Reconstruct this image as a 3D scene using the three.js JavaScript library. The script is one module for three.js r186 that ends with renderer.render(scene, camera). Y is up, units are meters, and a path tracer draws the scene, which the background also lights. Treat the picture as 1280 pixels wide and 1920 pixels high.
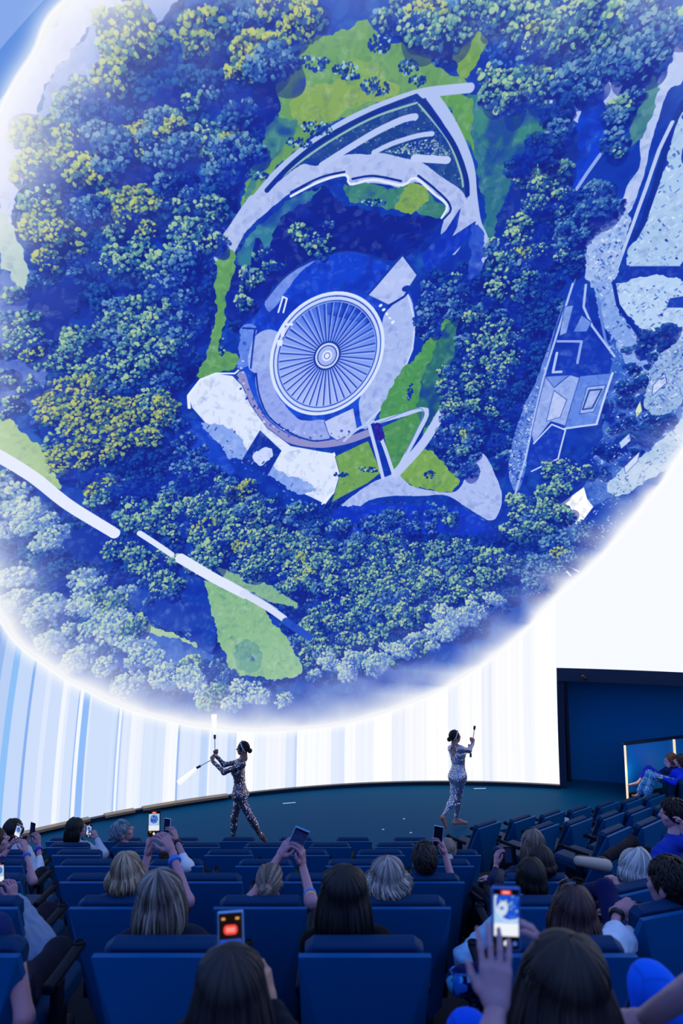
import * as THREE from 'three';
import { RoundedBoxGeometry } from 'three/addons/geometries/RoundedBoxGeometry.js';
import { mergeGeometries, mergeVertices, toCreasedNormals } from 'three/addons/utils/BufferGeometryUtils.js';
import { MeshSurfaceSampler } from 'three/addons/math/MeshSurfaceSampler.js';
import { RectAreaLightUniformsLib } from 'three/addons/lights/RectAreaLightUniformsLib.js';

// ---------- camera, light, exposure ----------
const scene = new THREE.Scene();
scene.background = new THREE.Color(0x000000);
const camera = new THREE.PerspectiveCamera(2 * Math.atan(960 / 1200) * 180 / Math.PI, 1280 / 1920, 0.05, 200);
camera.position.set(0, 4.3, 0);                       // standing on the upper tier, 4.3 m above the stage
camera.rotation.set(Math.atan(150 / 1200), 0, 0);     // looking slightly up
camera.focus = 10.5;
camera.userData.fStop = 1.9;
scene.add(camera);
const renderer = new THREE.WebGLRenderer({ antialias: true });
renderer.toneMapping = THREE.LinearToneMapping;
renderer.toneMappingExposure = 1.0;
renderer.shadowMap.enabled = true;
RectAreaLightUniformsLib.init();
// the LED dome lights the hall: its glowing face does, and area lights stand in front of the parts overhead, at the sides and behind
const DOME = new THREE.Vector3(2.3, 0, -3.5), R = 11.6;
const onDome = (az, el, r = R) => { const a = az * Math.PI / 180, e = el * Math.PI / 180; return new THREE.Vector3(DOME.x + r * Math.sin(a) * Math.cos(e), r * Math.sin(e), DOME.z - r * Math.cos(a) * Math.cos(e)); };
for (const [az, el, w, h, color, power] of [[0, 86, 9, 9, 0x6f9cff, 0.2], [-100, 36, 8, 6, 0x5f90ff, 0.25], [110, 36, 8, 6, 0x6f9cff, 0.25], [180, 38, 9, 6, 0x5f90ff, 0.25]]) {
  const l = new THREE.RectAreaLight(color, power, w, h);
  l.name = 'screen_light'; l.position.copy(onDome(az, el, R - 0.8)); l.lookAt(DOME.x, 1.2, DOME.z); scene.add(l);
}

// ---------- helpers ----------
const V = (x, y, z) => new THREE.Vector3(x, y, z);
let seed = 20240611;
const rnd = () => { seed = (seed + 0x6d2b79f5) | 0; let t = Math.imul(seed ^ (seed >>> 15), 1 | seed); t = (t + Math.imul(t ^ (t >>> 7), 61 | t)) ^ t; return ((t ^ (t >>> 14)) >>> 0) / 4294967296; };
const rr = (a, b) => a + (b - a) * rnd();
const used = new Map();
function numbered(name) { const n = used.get(name) ?? 0; used.set(name, n + 1); return n ? `${name}_${String(n).padStart(3, '0')}` : name; }
function tag(o, label, category, group) { o.userData.label = label; o.userData.category = category; if (group) o.userData.group = group; return o; }
function struct(o, name) { o.name = numbered(name); o.userData.kind = 'structure'; scene.add(o); return o; }
function base(name, x, y, z, turn = 0) { const g = new THREE.Group(); g.name = numbered(name); g.position.set(x, y, z); g.rotation.y = turn; scene.add(g); return g; }
function mesh(name, geo, mat, parent) { const m = new THREE.Mesh(geo, mat); m.name = name; m.castShadow = m.receiveShadow = true; if (parent) parent.add(m); return m; }
const lin = (r, g, b) => new THREE.Color().setRGB(r, g, b);
const std = (color, roughness = 0.6, extra = {}) => new THREE.MeshStandardMaterial({ color, roughness, ...extra });
const rbox = (w, h, d, r, x = 0, y = 0, z = 0, s = 3) => new RoundedBoxGeometry(w, h, d, s, r).translate(x, y, z);
const merge = (list) => mergeGeometries(list.map((g) => { let h = g.index ? g.toNonIndexed() : g; h = h.clone(); for (const k of Object.keys(h.attributes)) if (!['position', 'normal'].includes(k)) h.deleteAttribute(k); return h; }));
function facets(v, faces) {                             // flat-shaded closed solid from corner lists
  const p = [];
  for (const f of faces) for (let i = 1; i < f.length - 1; i++) for (const k of [f[0], f[i], f[i + 1]]) p.push(...v[k]);
  const g = new THREE.BufferGeometry(); g.setAttribute('position', new THREE.Float32BufferAttribute(p, 3)); g.computeVertexNormals(); return g;
}
function tube(points, r0, r1, sides = 6, flat = 1) {      // tapered tube along points
  const p = [], idx = [], n = points.length, t = V(), u = V(), w = V(), up = V(0.31, 0.9, 0.3);
  for (let i = 0; i < n; i++) {
    t.copy(points[Math.min(i + 1, n - 1)]).sub(points[Math.max(i - 1, 0)]).normalize();
    u.crossVectors(up, t).normalize(); w.crossVectors(t, u);
    const s = i / (n - 1), r = r0 + (r1 - r0) * s;
    for (let k = 0; k < sides; k++) { const a = k / sides * Math.PI * 2; p.push(points[i].x + r * (Math.cos(a) * u.x + flat * Math.sin(a) * w.x), points[i].y + r * (Math.cos(a) * u.y + flat * Math.sin(a) * w.y), points[i].z + r * (Math.cos(a) * u.z + flat * Math.sin(a) * w.z)); }
  }
  for (let i = 0; i < n - 1; i++) for (let k = 0; k < sides; k++) { const a = i * sides + k, b = i * sides + (k + 1) % sides; idx.push(a, b, a + sides, b, b + sides, a + sides); }
  for (let k = 1; k < sides - 1; k++) { idx.push(0, k + 1, k); const o = (n - 1) * sides; idx.push(o, o + k, o + k + 1); }
  const g = new THREE.BufferGeometry(); g.setAttribute('position', new THREE.Float32BufferAttribute(p, 3)); g.setIndex(idx); g.computeVertexNormals(); return g;
}

// ---------- what the LED dome shows ----------
// The front of the dome is fed by one square picture; its layout is equidistant around the direction CAZ, CEL (80 degrees a side).
const CAZ = -12, CEL = 38, SPAN = 80, PX = 2048;
const axes = (() => { const c = onDome(CAZ, CEL).sub(DOME).normalize(), r = V(Math.cos(CAZ * Math.PI / 180), 0, Math.sin(CAZ * Math.PI / 180)); return { c, r, u: r.clone().cross(c) }; })();
function chart(p) { const q = p.clone().sub(DOME).normalize(), w = Math.acos(Math.min(1, q.dot(axes.c))) * 180 / Math.PI, s = q.dot(axes.r), t = q.dot(axes.u), n = Math.hypot(s, t) + 1e-9; return [w * s / n, w * t / n]; }
const hex = (c) => [parseInt(c.slice(1, 3), 16), parseInt(c.slice(3, 5), 16), parseInt(c.slice(5, 7), 16)];
const bars = (() => {                                    // vertical bands of the backdrop by azimuth
  const n = 7200, a = new Float32Array(n * 3), at = (az) => Math.floor(((az + 180) / 360) * n);
  let az = -180;
  while (az < 180) {
    const w = rr(0.25, 1) ** 2 * 3.2, left = az < 0 ? Math.min(1, Math.max(0, (-az - 30) / 35)) : Math.min(1, Math.max(0, (az - 40) / 60)), t = left * rr(0.7, 1), v = rnd();
    const white = [247, 250, 255], pale = v < 0.4 ? [122, 166, 250] : v < 0.75 ? [78, 130, 242] : [44, 96, 226];
    for (let i = at(az); i < Math.min(n, at(az + w)); i++) for (let c = 0; c < 3; c++) a[i * 3 + c] = white[c] + (pale[c] - white[c]) * t;
    az += w;
  }
  const list = [[-45.52,'#8ec0f8'],[-45.00,'#c5d9fa'],[-43.75,'#8ab0f0'],[-43.48,'#cfdffb'],[-42.39,'#dde8fd'],[-41.93,'#cfdffb'],[-40.81,'#f2f7ff'],[-40.43,'#e3ecff'],[-40.15,'#d3e2fc'],[-39.29,'#8fb6f4'],[-39.19,'#f4f8ff'],[-38.85,'#90bcf8'],[-38.22,'#dfe9fd'],[-38.02,'#cfe0fb'],[-35.43,'#a9c6f6'],[-35.27,'#f2f6ff'],[-35.02,'#b5cdf7'],[-34.87,'#dde8fd'],[-34.10,'#f0f5ff'],[-33.47,'#eaf1ff'],[-32.80,'#d9e6fc'],[-30.52,'#f6f9ff'],[-29.27,'#9fbcf0'],[-29.06,'#dbe7fd'],[-26.86,'#c2d8fa'],[-26.02,'#f2f6ff'],[-25.85,'#e2ecfe'],[-24.05,'#c9dbfa'],[-23.08,'#fdfdff'],[-21.19,'#ebf2ff'],[-19.74,'#f3f6ff'],[-17.69,'#dde8fd'],[-16.69,'#c6d9fa'],[-16.45,'#fafcff'],[-12.64,'#e3ecfd'],[-11.44,'#dce7fc'],[-11.08,'#fbfcff'],[-9.94,'#f1f5ff'],[-7.84,'#ffffff'],[-5.73,'#eef2fd'],[-4.23,'#f8f9ff'],[-1.82,'#ffffff'],[0.69,'#eef3ff'],[1.76,'#fdfdff'],[4.41,'#f1f4fe'],[5.17,'#e9eefc'],[5.58,'#fcfcff'],[9.06,'#f5f8ff'],[10.20,'#ffffff'],[12.18,'#fdfeff']];
  for (let a0 = -76; a0 < -46;) { const w = rr(0.4, 2.6), h = hex(['#86a9ea', '#5f8fe0', '#a5c0f2', '#4a7fd8', '#b9cff6', '#98b8f0'][Math.floor(rnd() * 6)]); for (let i = at(a0); i < at(Math.min(a0 + w, -45.5)); i++) a.set(h, i * 3); a0 += w; }
  list.forEach(([from, col], k) => { const to = k + 1 < list.length ? list[k + 1][0] : 12.6, h = hex(col); for (let i = at(from); i < at(to); i++) a.set(h, i * 3); });
  for (let i = at(-36); i < at(12.6); i++) { const f = 3 * Math.sin(i * 0.37) * Math.sin(i * 0.117); for (let c = 0; c < 3; c++) a[i * 3 + c] = Math.min(255, a[i * 3 + c] + f); }
  return (az) => { const x = ((az + 180) / 360) * n, i = Math.min(n - 2, Math.max(0, Math.floor(x))), f = x - i; return [0, 1, 2].map((c) => a[i * 3 + c] * (1 - f) + a[i * 3 + 3 + c] * f); };
})();
function paintBackdrop(ctx, w, h, toAz) {
  const im = ctx.createImageData(w, h), d = im.data;
  for (let y = 0; y < h; y++) for (let x = 0; x < w; x++) { const c = bars(toAz(x, y)), i = (y * w + x) * 4; d[i] = c[0]; d[i + 1] = c[1]; d[i + 2] = c[2]; d[i + 3] = 255; }
  ctx.putImageData(im, 0, 0);
}
const canvas = (w, h) => { const c = document.createElement('canvas'); c.width = w; c.height = h; return c; };
function texture(c) { const t = new THREE.CanvasTexture(c); t.colorSpace = THREE.SRGBColorSpace; t.anisotropy = 8; return t; }
function paintAerialView(ctx) {                          // the round aerial view of the park, flat print on the screen
  const K = PX / SPAN, big = new Path2D(), RIM = [168,1362,267,1529,359,1624,449,1694,602,1773,782,1823,973,1832,1134,1805,1307,1732,1440,1632,1546,1508,1625,1371,1696,1250,1742,1122,1776,991,1789,878,1830,666,1818,435,1715,205,1510,38,1229,-38,870,-26,589,64,404,193,355,263,301,344,166,614,102,973], m = RIM.length / 2;
  const X = (i) => RIM[((i + m) % m) * 2], Y = (i) => RIM[((i + m) % m) * 2 + 1], outline = [];
  for (let i = 0; i < m; i++) for (let k = 0; k < 8; k++) { const t = k / 8, cr = (f) => { const a = f(i - 1), b = f(i), c = f(i + 1), d = f(i + 2); return 0.5 * (2 * b + (c - a) * t + (2 * a - 5 * b + 4 * c - d) * t * t + (3 * b - a - 3 * c + d) * t * t * t); }; outline.push([cr(X), cr(Y)]); }
  outline.forEach(([x, y], i) => (i ? big.lineTo(x, y) : big.moveTo(x, y))); big.closePath();
  ctx.save(); ctx.shadowColor = '#ffffff'; ctx.shadowBlur = 26; ctx.fillStyle = '#ffffff'; ctx.fill(big); ctx.fill(big); ctx.restore();
  const pic = canvas(PX, PX), g = pic.getContext('2d');
  g.fillStyle = '#0c36ae'; g.fillRect(0, 0, PX, PX);
  for (let i = 0; i < 9000; i++) { g.globalAlpha = 0.3; g.fillStyle = ['#0a1f88', '#1a50bc', '#0d3cc0', '#2560c4'][i & 3]; g.beginPath(); g.ellipse(rnd() * PX, rnd() * PX, rr(4, 26), rr(3, 14), rnd() * 3, 0, 7); g.fill(); }
  g.globalAlpha = 1; g.lineJoin = g.lineCap = 'round';
  const through = (q, closed, step) => {                    // points of a rounded curve through the given corners
    const n = q.length / 2, out = [], at = (i, k) => q[(closed ? (i + n) % n : Math.min(n - 1, Math.max(0, i))) * 2 + k];
    for (let i = 0; i < (closed ? n : n - 1); i++) {
      const m = Math.max(2, Math.round(Math.hypot(at(i + 1, 0) - at(i, 0), at(i + 1, 1) - at(i, 1)) / step));
      for (let j = 0; j < m; j++) { const t = j / m; out.push(...[0, 1].map((k) => { const A = at(i - 1, k), B = at(i, k), C = at(i + 1, k), D = at(i + 2, k); return 0.5 * (2 * B + (C - A) * t + (2 * A - 5 * B + 4 * C - D) * t * t + (3 * B - A - 3 * C + D) * t * t * t); })); }
    }
    if (!closed) out.push(at(n - 1, 0), at(n - 1, 1));
    return out;
  };
  const shape = (q, smooth, closed) => {
    const P = new Path2D(), p = smooth ? through(q, closed, 8) : q;
    for (let i = 0; i < p.length; i += 2) P[i ? 'lineTo' : 'moveTo'](p[i], p[i + 1]);
    if (closed) P.closePath();
    return P;
  };
  const ragged = (q, amount) => {                          // the same with a frayed edge
    const p = through(q, true, 5), n = p.length / 2, out = [], w = [rr(0, 6), rr(0, 6)];
    for (let i = 0; i < n; i++) { const a = (i + n - 1) % n, c = (i + 1) % n, dx = p[c * 2] - p[a * 2], dy = p[c * 2 + 1] - p[a * 2 + 1], L = Math.hypot(dx, dy) + 1e-6, f = (Math.sin(i * 0.9 + w[0]) * 3 + Math.sin(i * 0.31 + w[1]) * 5 + rr(-4, 4)) * amount; out.push(p[i * 2] + dy / L * f, p[i * 2 + 1] - dx / L * f); }
    return out;
  };
  const area = (c, smooth, q) => {
    const P = shape(smooth ? ragged(q, smooth) : q, 0, true), xs = q.filter((_, i) => !(i & 1)), ys = q.filter((_, i) => i & 1), x0 = Math.min(...xs), x1 = Math.max(...xs), y0 = Math.min(...ys), y1 = Math.max(...ys);
    g.fillStyle = c; g.fill(P);
    if (!smooth) { g.strokeStyle = '#1a3fae'; g.lineWidth = 2; g.globalAlpha = 0.7; g.stroke(P); g.globalAlpha = 1; }
    g.save(); g.clip(P);
    const w = x1 - x0, h = y1 - y0, k = Math.min(900, w * h / 160);
    for (let i = 0; i < k; i++) { g.globalAlpha = 0.07; g.fillStyle = i & 1 ? '#ffffff' : '#001a80'; g.beginPath(); g.ellipse(x0 + rnd() * w, y0 + rnd() * h, rr(2, 14), rr(1, 7), rnd() * 3, 0, 7); g.fill(); }
    g.restore(); g.globalAlpha = 1;
  };
  const line = (c, w, q, hard) => { g.strokeStyle = c; g.lineWidth = w; g.stroke(shape(q, hard ? 0 : 1, false)); };
  const TONES = { mix: ['#0a2a86', '#0e3a8c', '#2a6ca8', '#3f86b0', '#8fc4bc'], pale: ['#0e3a8c', '#6fa8bc', '#c8e0c0', '#dcecd8'], town: ['#1c48b4', '#3a6cd0', '#dfeaff', '#0f2f9a', '#9fc0f0', '#c4d8fa', '#6f98e0'] };
  const speckle = (n, kind, q) => { const P = shape(q, 0, true), xs = q.filter((_, k) => !(k & 1)), ys = q.filter((_, k) => k & 1), x0 = Math.min(...xs), x1 = Math.max(...xs), y0 = Math.min(...ys), y1 = Math.max(...ys), T = TONES[kind]; g.save(); g.clip(P); for (let k = 0; k < n * 1.6; k++) { g.globalAlpha = rr(0.35, 0.85); g.fillStyle = T[Math.floor(rnd() * T.length)]; const x = rr(x0, x1), y = rr(y0, y1), w = kind === 'town' ? rr(2, 11) : rr(2, 4.5); g.save(); g.translate(x, y); g.rotate(kind === 'town' ? -1.05 + rr(-0.12, 0.12) + (k & 1) * 1.57 : rnd() * 3); g.fillRect(0, 0, w, rr(1.2, kind === 'town' ? 4 : 3)); g.restore(); } g.restore(); g.globalAlpha = 1; };
  const PAL = { D: ['#06177e', '#092590', '#0e3ea2', '#1c58a8'], Q: ['#0a2a9e', '#184fb8', '#2f70c0', '#5f9ac8'], Y: ['#07187c', '#2c6692', '#80a478', '#b6c470'], T: ['#071a80', '#23609e', '#5a9a9c', '#a2c8a2'], B: ['#071a86', '#184aa6', '#3470b0', '#6c9cc0'], P: ['#3a5fc0', '#6a92c6', '#8fb8bc', '#bcd4c0'] };
  const blob = (x, y, r) => { g.beginPath(); g.ellipse(x, y, r * rr(0.8, 1.3), r * rr(0.6, 1), rnd() * 3.1, 0, 6.3); g.fill(); };
  function crown(x, y, r, p) {
    const c = PAL[p];
    if (p !== 'P') { g.globalAlpha = 0.5; g.fillStyle = c[0]; blob(x + r * 0.35, y + r * 0.35, r * 0.95); blob(x, y, r * 0.85); g.globalAlpha = 1; }
    const n = Math.round(r * r * 0.1), squash = rr(0.6, 1), lean = rr(-0.5, 0.5);
    for (let i = 0; i < n; i++) {
      const a = rnd() * 6.283, q = Math.sqrt(rnd()) * r, dx = Math.cos(a) * q + lean * Math.sin(a) * q, dy = Math.sin(a) * q * squash, v = -(dx * 0.6 + dy * 0.75) / r * 0.55 + rr(-0.45, 0.5), s = rr(2, 5.4) * (0.75 + r / 120);
      g.fillStyle = c[0]; g.globalAlpha = 0.55; blob(x + dx + s * 0.6, y + dy + s * 0.7, s); g.globalAlpha = 0.92;
      g.fillStyle = v > 0.42 ? c[3] : v > -0.02 ? c[2] : v > -0.4 ? c[1] : c[0]; blob(x + dx, y + dy, s); if (v > -0.02) { g.globalAlpha = 0.55; g.fillStyle = c[3]; blob(x + dx - s * 0.3, y + dy - s * 0.35, s * 0.5); }
    }
    g.globalAlpha = 1;
  }
  function wood(p, size, dens, q) {
    const P = shape(q, 1, true), xs = q.filter((_, i) => !(i & 1)), ys = q.filter((_, i) => i & 1), x0 = Math.min(...xs), x1 = Math.max(...xs), y0 = Math.min(...ys), y1 = Math.max(...ys), step = size * 0.86 / Math.sqrt(dens);
    for (let y = y0; y <= y1 + step; y += step) for (let x = x0; x <= x1 + step; x += step) { const px = x + rr(-0.6, 0.6) * step, py = y + rr(-0.6, 0.6) * step; if (g.isPointInPath(P, px, py)) crown(px, py, size * rr(0.35, 1), p === 'D' ? (rnd() < 0.85 ? 'D' : 'B') : rnd() < 0.78 ? p : 'TBBTTBYT'[Math.floor(rnd() * 8)]); }
  }
  const clump = (x, y, w, h) => { const n = Math.round(w * h * 0.16) + 12; for (let i = 0; i < n; i++) { const a = rnd() * 6.283, q = Math.sqrt(rnd()); g.fillStyle = ['#0a2a86', '#123a94', '#2a62a8', '#8fc0cc'][Math.floor(rnd() * 4) * (i > n * 0.4 ? 1 : 0.4) | 0]; blob(x + Math.cos(a) * w * q, y + Math.sin(a) * h * q, rr(1.6, 3.6)); } };
  wood('D', 36, 1.0, [302,439,385,317,481,203,690,156,719,239,693,306,718,355,686,421,663,491,648,575,642,664,624,759,615,833,535,905,593,963,606,1073,725,1155,999,1253,985,1424,901,1545,719,1406,568,1296,467,1222,336,1085,304,963,255,869,329,798,307,654,304,545]);
  wood('D', 34, 1.0, [1197,456,1232,355,1330,338,1394,422,1402,538,1408,638,1408,775,1407,1043,1333,1024,1230,1068,1199,922,1199,673]);
  wood('Q', 36, 1.0, [846,134,1331,54,1354,125,1333,196,1262,208,1176,232,1053,177,1011,191,950,177]);
  wood('D', 36, 1.0, [880,1206,1165,1183,1418,1215,1518,1212,1634,1120,1671,1062,1666,1242,1505,1443,1280,1603,968,1687,662,1696,387,1598,230,1406,177,1279,209,1005,310,1133,467,1235,567,1311,607,1376,663,1518,736,1649,904,1637,868,1497]);
  wood('D', 26, 0.7, [679,574,796,482,863,497,851,553,751,638,691,735]);
  wood('D', 26, 0.7, [1073,613,1151,555,1204,572,1187,675,1132,747]);
  // ground
  area('#3a5cc4', 0.55, [262,610,293,632,309,717,319,809,283,874,243,890,223,898]);
  area('#6f8fe4', 0.55, [343,357,397,266,452,213,497,182,556,174,519,219,457,260,384,325,348,381,317,439,329,381]);
  area('#b9c4f2', 0.55, [300,352,354,270,403,206,425,191,504,181,452,213,397,266,343,354,316,447,291,517,267,572]);
  area('#a9c4c4', 0.55, [278,499,295,517,301,564,308,613,292,637,280,601,265,586]);
  // meadow at the top
  area('#629a62', 0.55, [712,279,722,254,750,209,782,193,821,173,845,162,865,170,888,186,931,176,955,191,1004,208,1047,226,982,243,944,260,897,282,844,307,793,345,752,392,718,438,695,484,666,537,682,475,696,421,714,364,733,327,722,303]);
  area('#80a65a', 0.55, [761,273,831,248,913,237,928,256,860,291,799,324,760,320]);
  area('#76a45e', 0.55, [823,218,879,218,904,239,851,254]);
  area('#3d7f86', 0.55, [715,333,741,317,770,323,740,380,707,429,687,475,696,421]);
  // right lawn
  area('#2a6f8c', 0.55, [1000,252,1058,240,1089,250,1146,254,1189,239,1232,245,1266,262,1285,279,1248,298,1217,320,1197,371,1195,435,1205,478,1184,481,1152,409,1121,362,1096,327,1062,293,1034,270]);
  area('#5a9a58', 0.55, [1000,252,1061,241,1080,265,1081,292,1108,335,1063,294,1034,270]);
  area('#338080', 0.55, [1088,259,1181,244,1229,259,1208,300,1134,321,1094,299]);
  area('#0f2f9a', 0.55, [1216,318,1251,293,1285,279,1297,314,1268,339,1241,374,1229,451,1205,478,1197,413]);
  area('#6a9c50', 0.55, [1011,191,1026,157,1045,147,1060,160,1050,193,1040,215]);
  // park paths
  line('#adc0f0', 17, [1056,229,984,247,945,263,898,287,847,319,796,360,745,412,702,473]);
  line('#adc0f0', 24, [706,466,686,500,668,534,650,577]);
  line('#adc0f0', 20, [993,250,1037,284,1078,325,1108,364,1131,412,1158,462,1183,492,1194,525]);
  area('#aebff0', 0.12, [637,563,682,494,726,442,784,394,817,391,862,367,910,361,934,355,985,360,1021,365,1071,388,1103,401,1118,413,1142,437,1158,462,1189,503,1201,542,1178,522,1158,485,1144,504,1132,532,1113,516,1093,494,1088,445,1081,429,1044,409,1010,399,993,415,940,410,890,417,874,402,822,418,768,451,727,491,694,531,664,593]);
  area('#0b35c4', 0, [1084,508,1101,484,1115,438,1120,473,1116,497,1138,474,1154,458,1159,487,1140,512,1125,538,1104,561,1087,575,1066,543]);
  area('#173f90', 0.12, [729,444,768,397,824,348,892,301,968,263,1001,281,1063,327,1107,385,1119,411,1103,401,1071,388,1021,365,985,360,934,355,910,361,862,367,817,391,784,394]);
  speckle(900, 'mix', [729,444,768,397,824,348,892,301,968,263,1001,281,1063,327,1107,385,1119,411,1103,401,1071,388,1021,365,985,360,934,355,910,361,862,367,817,391,784,394]);
  speckle(420, 'pale', [936,353,977,332,1020,317,1063,341,1058,348,988,354]);
  line('#8fb8b8', 4, [739,432,778,393,833,346,901,299,972,265]);
  line('#8fb8b8', 4, [976,267,1047,317,1090,367,1106,395]);
  line('#0a2a8c', 9, [729,444,767,396,818,347,891,297,967,256]);
  line('#0a2a8c', 9, [967,256,999,275,1061,323,1104,375,1120,409]);
  line('#b4c5f3', 12, [825,390,874,351,916,319,957,294,976,288]);
  line('#b4c5f3', 9, [917,357,946,338,990,318,1016,311]);
  line('#bccbf6', 14, [996,357,1059,352]);
  area('#0a1f8e', 0.55, [755,490,829,430,899,460,1010,466,1082,460,1058,515,1033,552,965,556,874,553,812,589,772,626,722,698,678,711,668,641,679,574,707,530]);
  area('#3a8078', 0.55, [884,418,974,413,1005,404,1084,436,1081,457,1019,457,963,453,919,454,891,447]);
  area('#7ba456', 0.55, [998,405,1026,406,1047,422,1034,452,1009,460,988,447]);
  area('#2f789c', 0.55, [680,579,717,519,763,469,829,428,821,444,775,484,749,527,742,560,719,540,708,595]);
  line('#dfe8ff', 5, [776,451,827,419,874,402,886,418,929,405,988,408,1008,392,1052,415,1087,435,1084,460]);
  line('#0a2a8c', 4, [775,444,826,412,870,397]);
  line('#0a2a8c', 4, [888,408,927,398,983,401]);
  line('#0a2a8c', 4, [1013,387,1053,407,1092,433,1090,459,1028,533]);
  area('#5d9c60', 0.55, [644,591,670,558,682,574,673,641,667,711,664,772,694,791,699,823,617,841,641,759,648,664]);
  area('#2f57cf', 0.55, [1155,463,1178,482,1202,548,1181,575,1159,507]);
  // planetarium
  area('#1a4ed8', 0.12, [702,729,734,698,750,665,782,617,822,583,874,558,918,549,971,556,999,568,1065,629,1091,693,1100,758,1088,837,1057,915,1016,971,968,995,916,1008,848,1000,793,969,752,923,726,873,710,823,711,772]);
  area('#6f8fe8', 0.12, [750,668,782,620,823,585,844,576,815,612,791,646,777,673,762,691]);
  area('#0f40d2', 0.12, [735,710,757,697,787,660,814,606,854,569,918,552,972,560,997,569,980,623,922,630,866,646,815,698,788,748,737,741]);
  area('#5f86e8', 0.55, [708,729,734,728,732,785,714,823,701,810]);
  area('#9ab0f0', 0.12, [738,744,787,741,784,836,727,823]);
  area('#a6baf0', 0.12, [1017,707,1022,671,1059,631,1088,687,1099,754,1087,834,1042,948,1019,970,999,894,1022,833,1028,771]);
  area('#93a6ee', 0.12, [745,836,783,839,799,889,857,951,926,956,937,1005,889,1009,834,989,781,947,754,892]);
  line('#8f90cc', 20, [712,841,735,900,777,963,842,1006,917,1018,983,1006,1035,983]);
  area('#b2c2f5', 0, [984,617,1025,544,1069,584,1052,635,1021,658,971,640]);
  area('#b9c8f6', 0, [920,957,987,918,1006,976,959,1007,936,993]);
  // forecourt
  area('#dbe6ff', 0, [595,886,621,849,655,835,692,841,715,865,739,916,781,974,844,1023,919,1037,955,1042,977,1098,974,1143,949,1186,875,1149,789,1091,707,1028,634,955,604,916]);
  area('#86a6ee', 0.55, [620,965,691,969,746,1041,815,1086,916,1139,876,1154,789,1100,721,1057,656,1036]);
  area('#0b2fa2', 0, [765,982,821,1036,790,1104,724,1062]);
  area('#c8d6ff', 0.55, [756,1038,778,1028,798,1035,793,1060,775,1078,758,1067]);
  line('#eef3ff', 5, [597,916,595,886,621,849,655,835], true);
  line('#eef3ff', 5, [955,1042,977,1098,974,1143,940,1184], true);
  line('#d5e0ff', 4, [625,981,646,1042,683,1083], true);
  // walls, kerbs and shade around the planetarium
  line('#e6edff', 4, [710,823,697,836,655,835,622,849,597,886,600,917], true);
  line('#163aa6', 5, [971,638,984,617,1025,544,1069,584,1052,635,1022,661], true);
  line('#c9d6fc', 4, [1059,631,1091,693,1100,758,1088,837,1057,915,1016,971], true);
  line('#16389e', 4, [745,836,757,892,785,947,841,989,896,1009,937,1005]);
  line('#16389e', 4, [750,665,782,617,822,583,874,558,918,549,971,556,999,568]);
  line('#dfe8ff', 4, [781,691,787,656,796,660,792,691], true);
  line('#1a3fb0', 4, [708,729,734,730,732,823], true);
  line('#b4c6f6', 7, [1043,951,1004,976,977,1007]);
  speckle(160, 'town', [605,950,691,962,759,1041,872,1117,962,1169,937,1207,821,1160,709,1081]);
  speckle(120, 'town', [993,1192,1162,1168,1307,1168,1373,1206,1229,1216,1067,1212]);
  wood('B', 22, 0.5, [1067,639,1147,580,1185,624,1129,734,1098,686]);
  // lawns below
  area('#6ea256', 0, [959,1051,1038,1004,1085,1090,1055,1122,965,1180,978,1101]);
  area('#4a9058', 0, [1067,964,1156,909,1170,922,1128,1086,1109,1083]);
  area('#4a9458', 0.55, [1071,852,1121,755,1154,679,1180,640,1192,727,1195,836,1196,937,1175,999,1167,911,1063,949]);
  area('#2a6f70', 0.55, [1141,899,1150,745,1172,664,1181,643,1197,753,1199,893,1179,954]);
  area('#76a656', 0.55, [1133,1093,1192,1015,1245,1054,1295,1091,1281,1121,1243,1132,1176,1120]);
  area('#a9bcf2', 0.12, [992,1188,1056,1128,1095,1103,1129,1093,1177,1123,1285,1127,1313,1058,1336,1008,1410,1113,1406,1193,1337,1172,1273,1141,1203,1148,1076,1166,1010,1222]);
  line('#b7c6f6', 24, [1211,903,1178,1001,1124,1091]);
  line('#c0cdf6', 9, [1034,963,1065,1037,1092,1105]);
  line('#c0cdf6', 9, [1053,965,1085,1024,1119,1094]);
  line('#b9c8f5', 11, [1051,953,1119,925,1158,908,1172,922,1151,1004,1124,1091]);
  line('#5f80d8', 2, [1059,953,1159,909,1139,1032]);
  area('#2a1a98', 0.55, [1041,963,1057,957,1074,989,1059,1002]);
  // roads upper right
  area('#a9bdf0', 0.12, [1176,232,1202,225,1235,222,1271,233,1280,205,1288,170,1298,158,1309,179,1318,220,1314,231,1288,209,1277,251,1241,244,1199,239]);
  area('#0b3fd2', 0.55, [1267,254,1277,211,1310,232,1330,278,1332,317,1318,361,1295,304]);
  line('#8fa8ee', 7, [1335,297,1328,333,1323,365], true);
  area('#b0c3f2', 0.12, [1356,90,1403,157,1390,178,1407,245,1430,319,1442,382,1427,393,1411,343,1414,302,1390,260,1373,206,1361,148,1357,109]);
  area('#3f8090', 0.55, [1348,167,1363,160,1381,204,1394,257,1376,270,1360,226]);
  area('#a9c8ee', 0.55, [1431,199,1444,247,1461,312,1479,410,1491,495,1593,472]);
  speckle(260, 'town', [1431,199,1444,247,1461,312,1479,410,1491,495,1593,472]);
  line('#0c2c96', 11, [1425,187,1428,222,1439,258,1461,333,1476,405,1476,434], true);
  line('#b9c9f2', 7, [1426,222,1431,269,1446,336,1459,409,1476,525], true);
  area('#9cb8ec', 0.55, [1386,407,1442,390,1478,528,1444,554,1393,480]);
  speckle(260, 'town', [1386,407,1442,390,1478,528,1444,554,1393,480]);
  area('#1034b0', 0, [1487,496,1595,471,1610,499,1494,526]);
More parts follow.
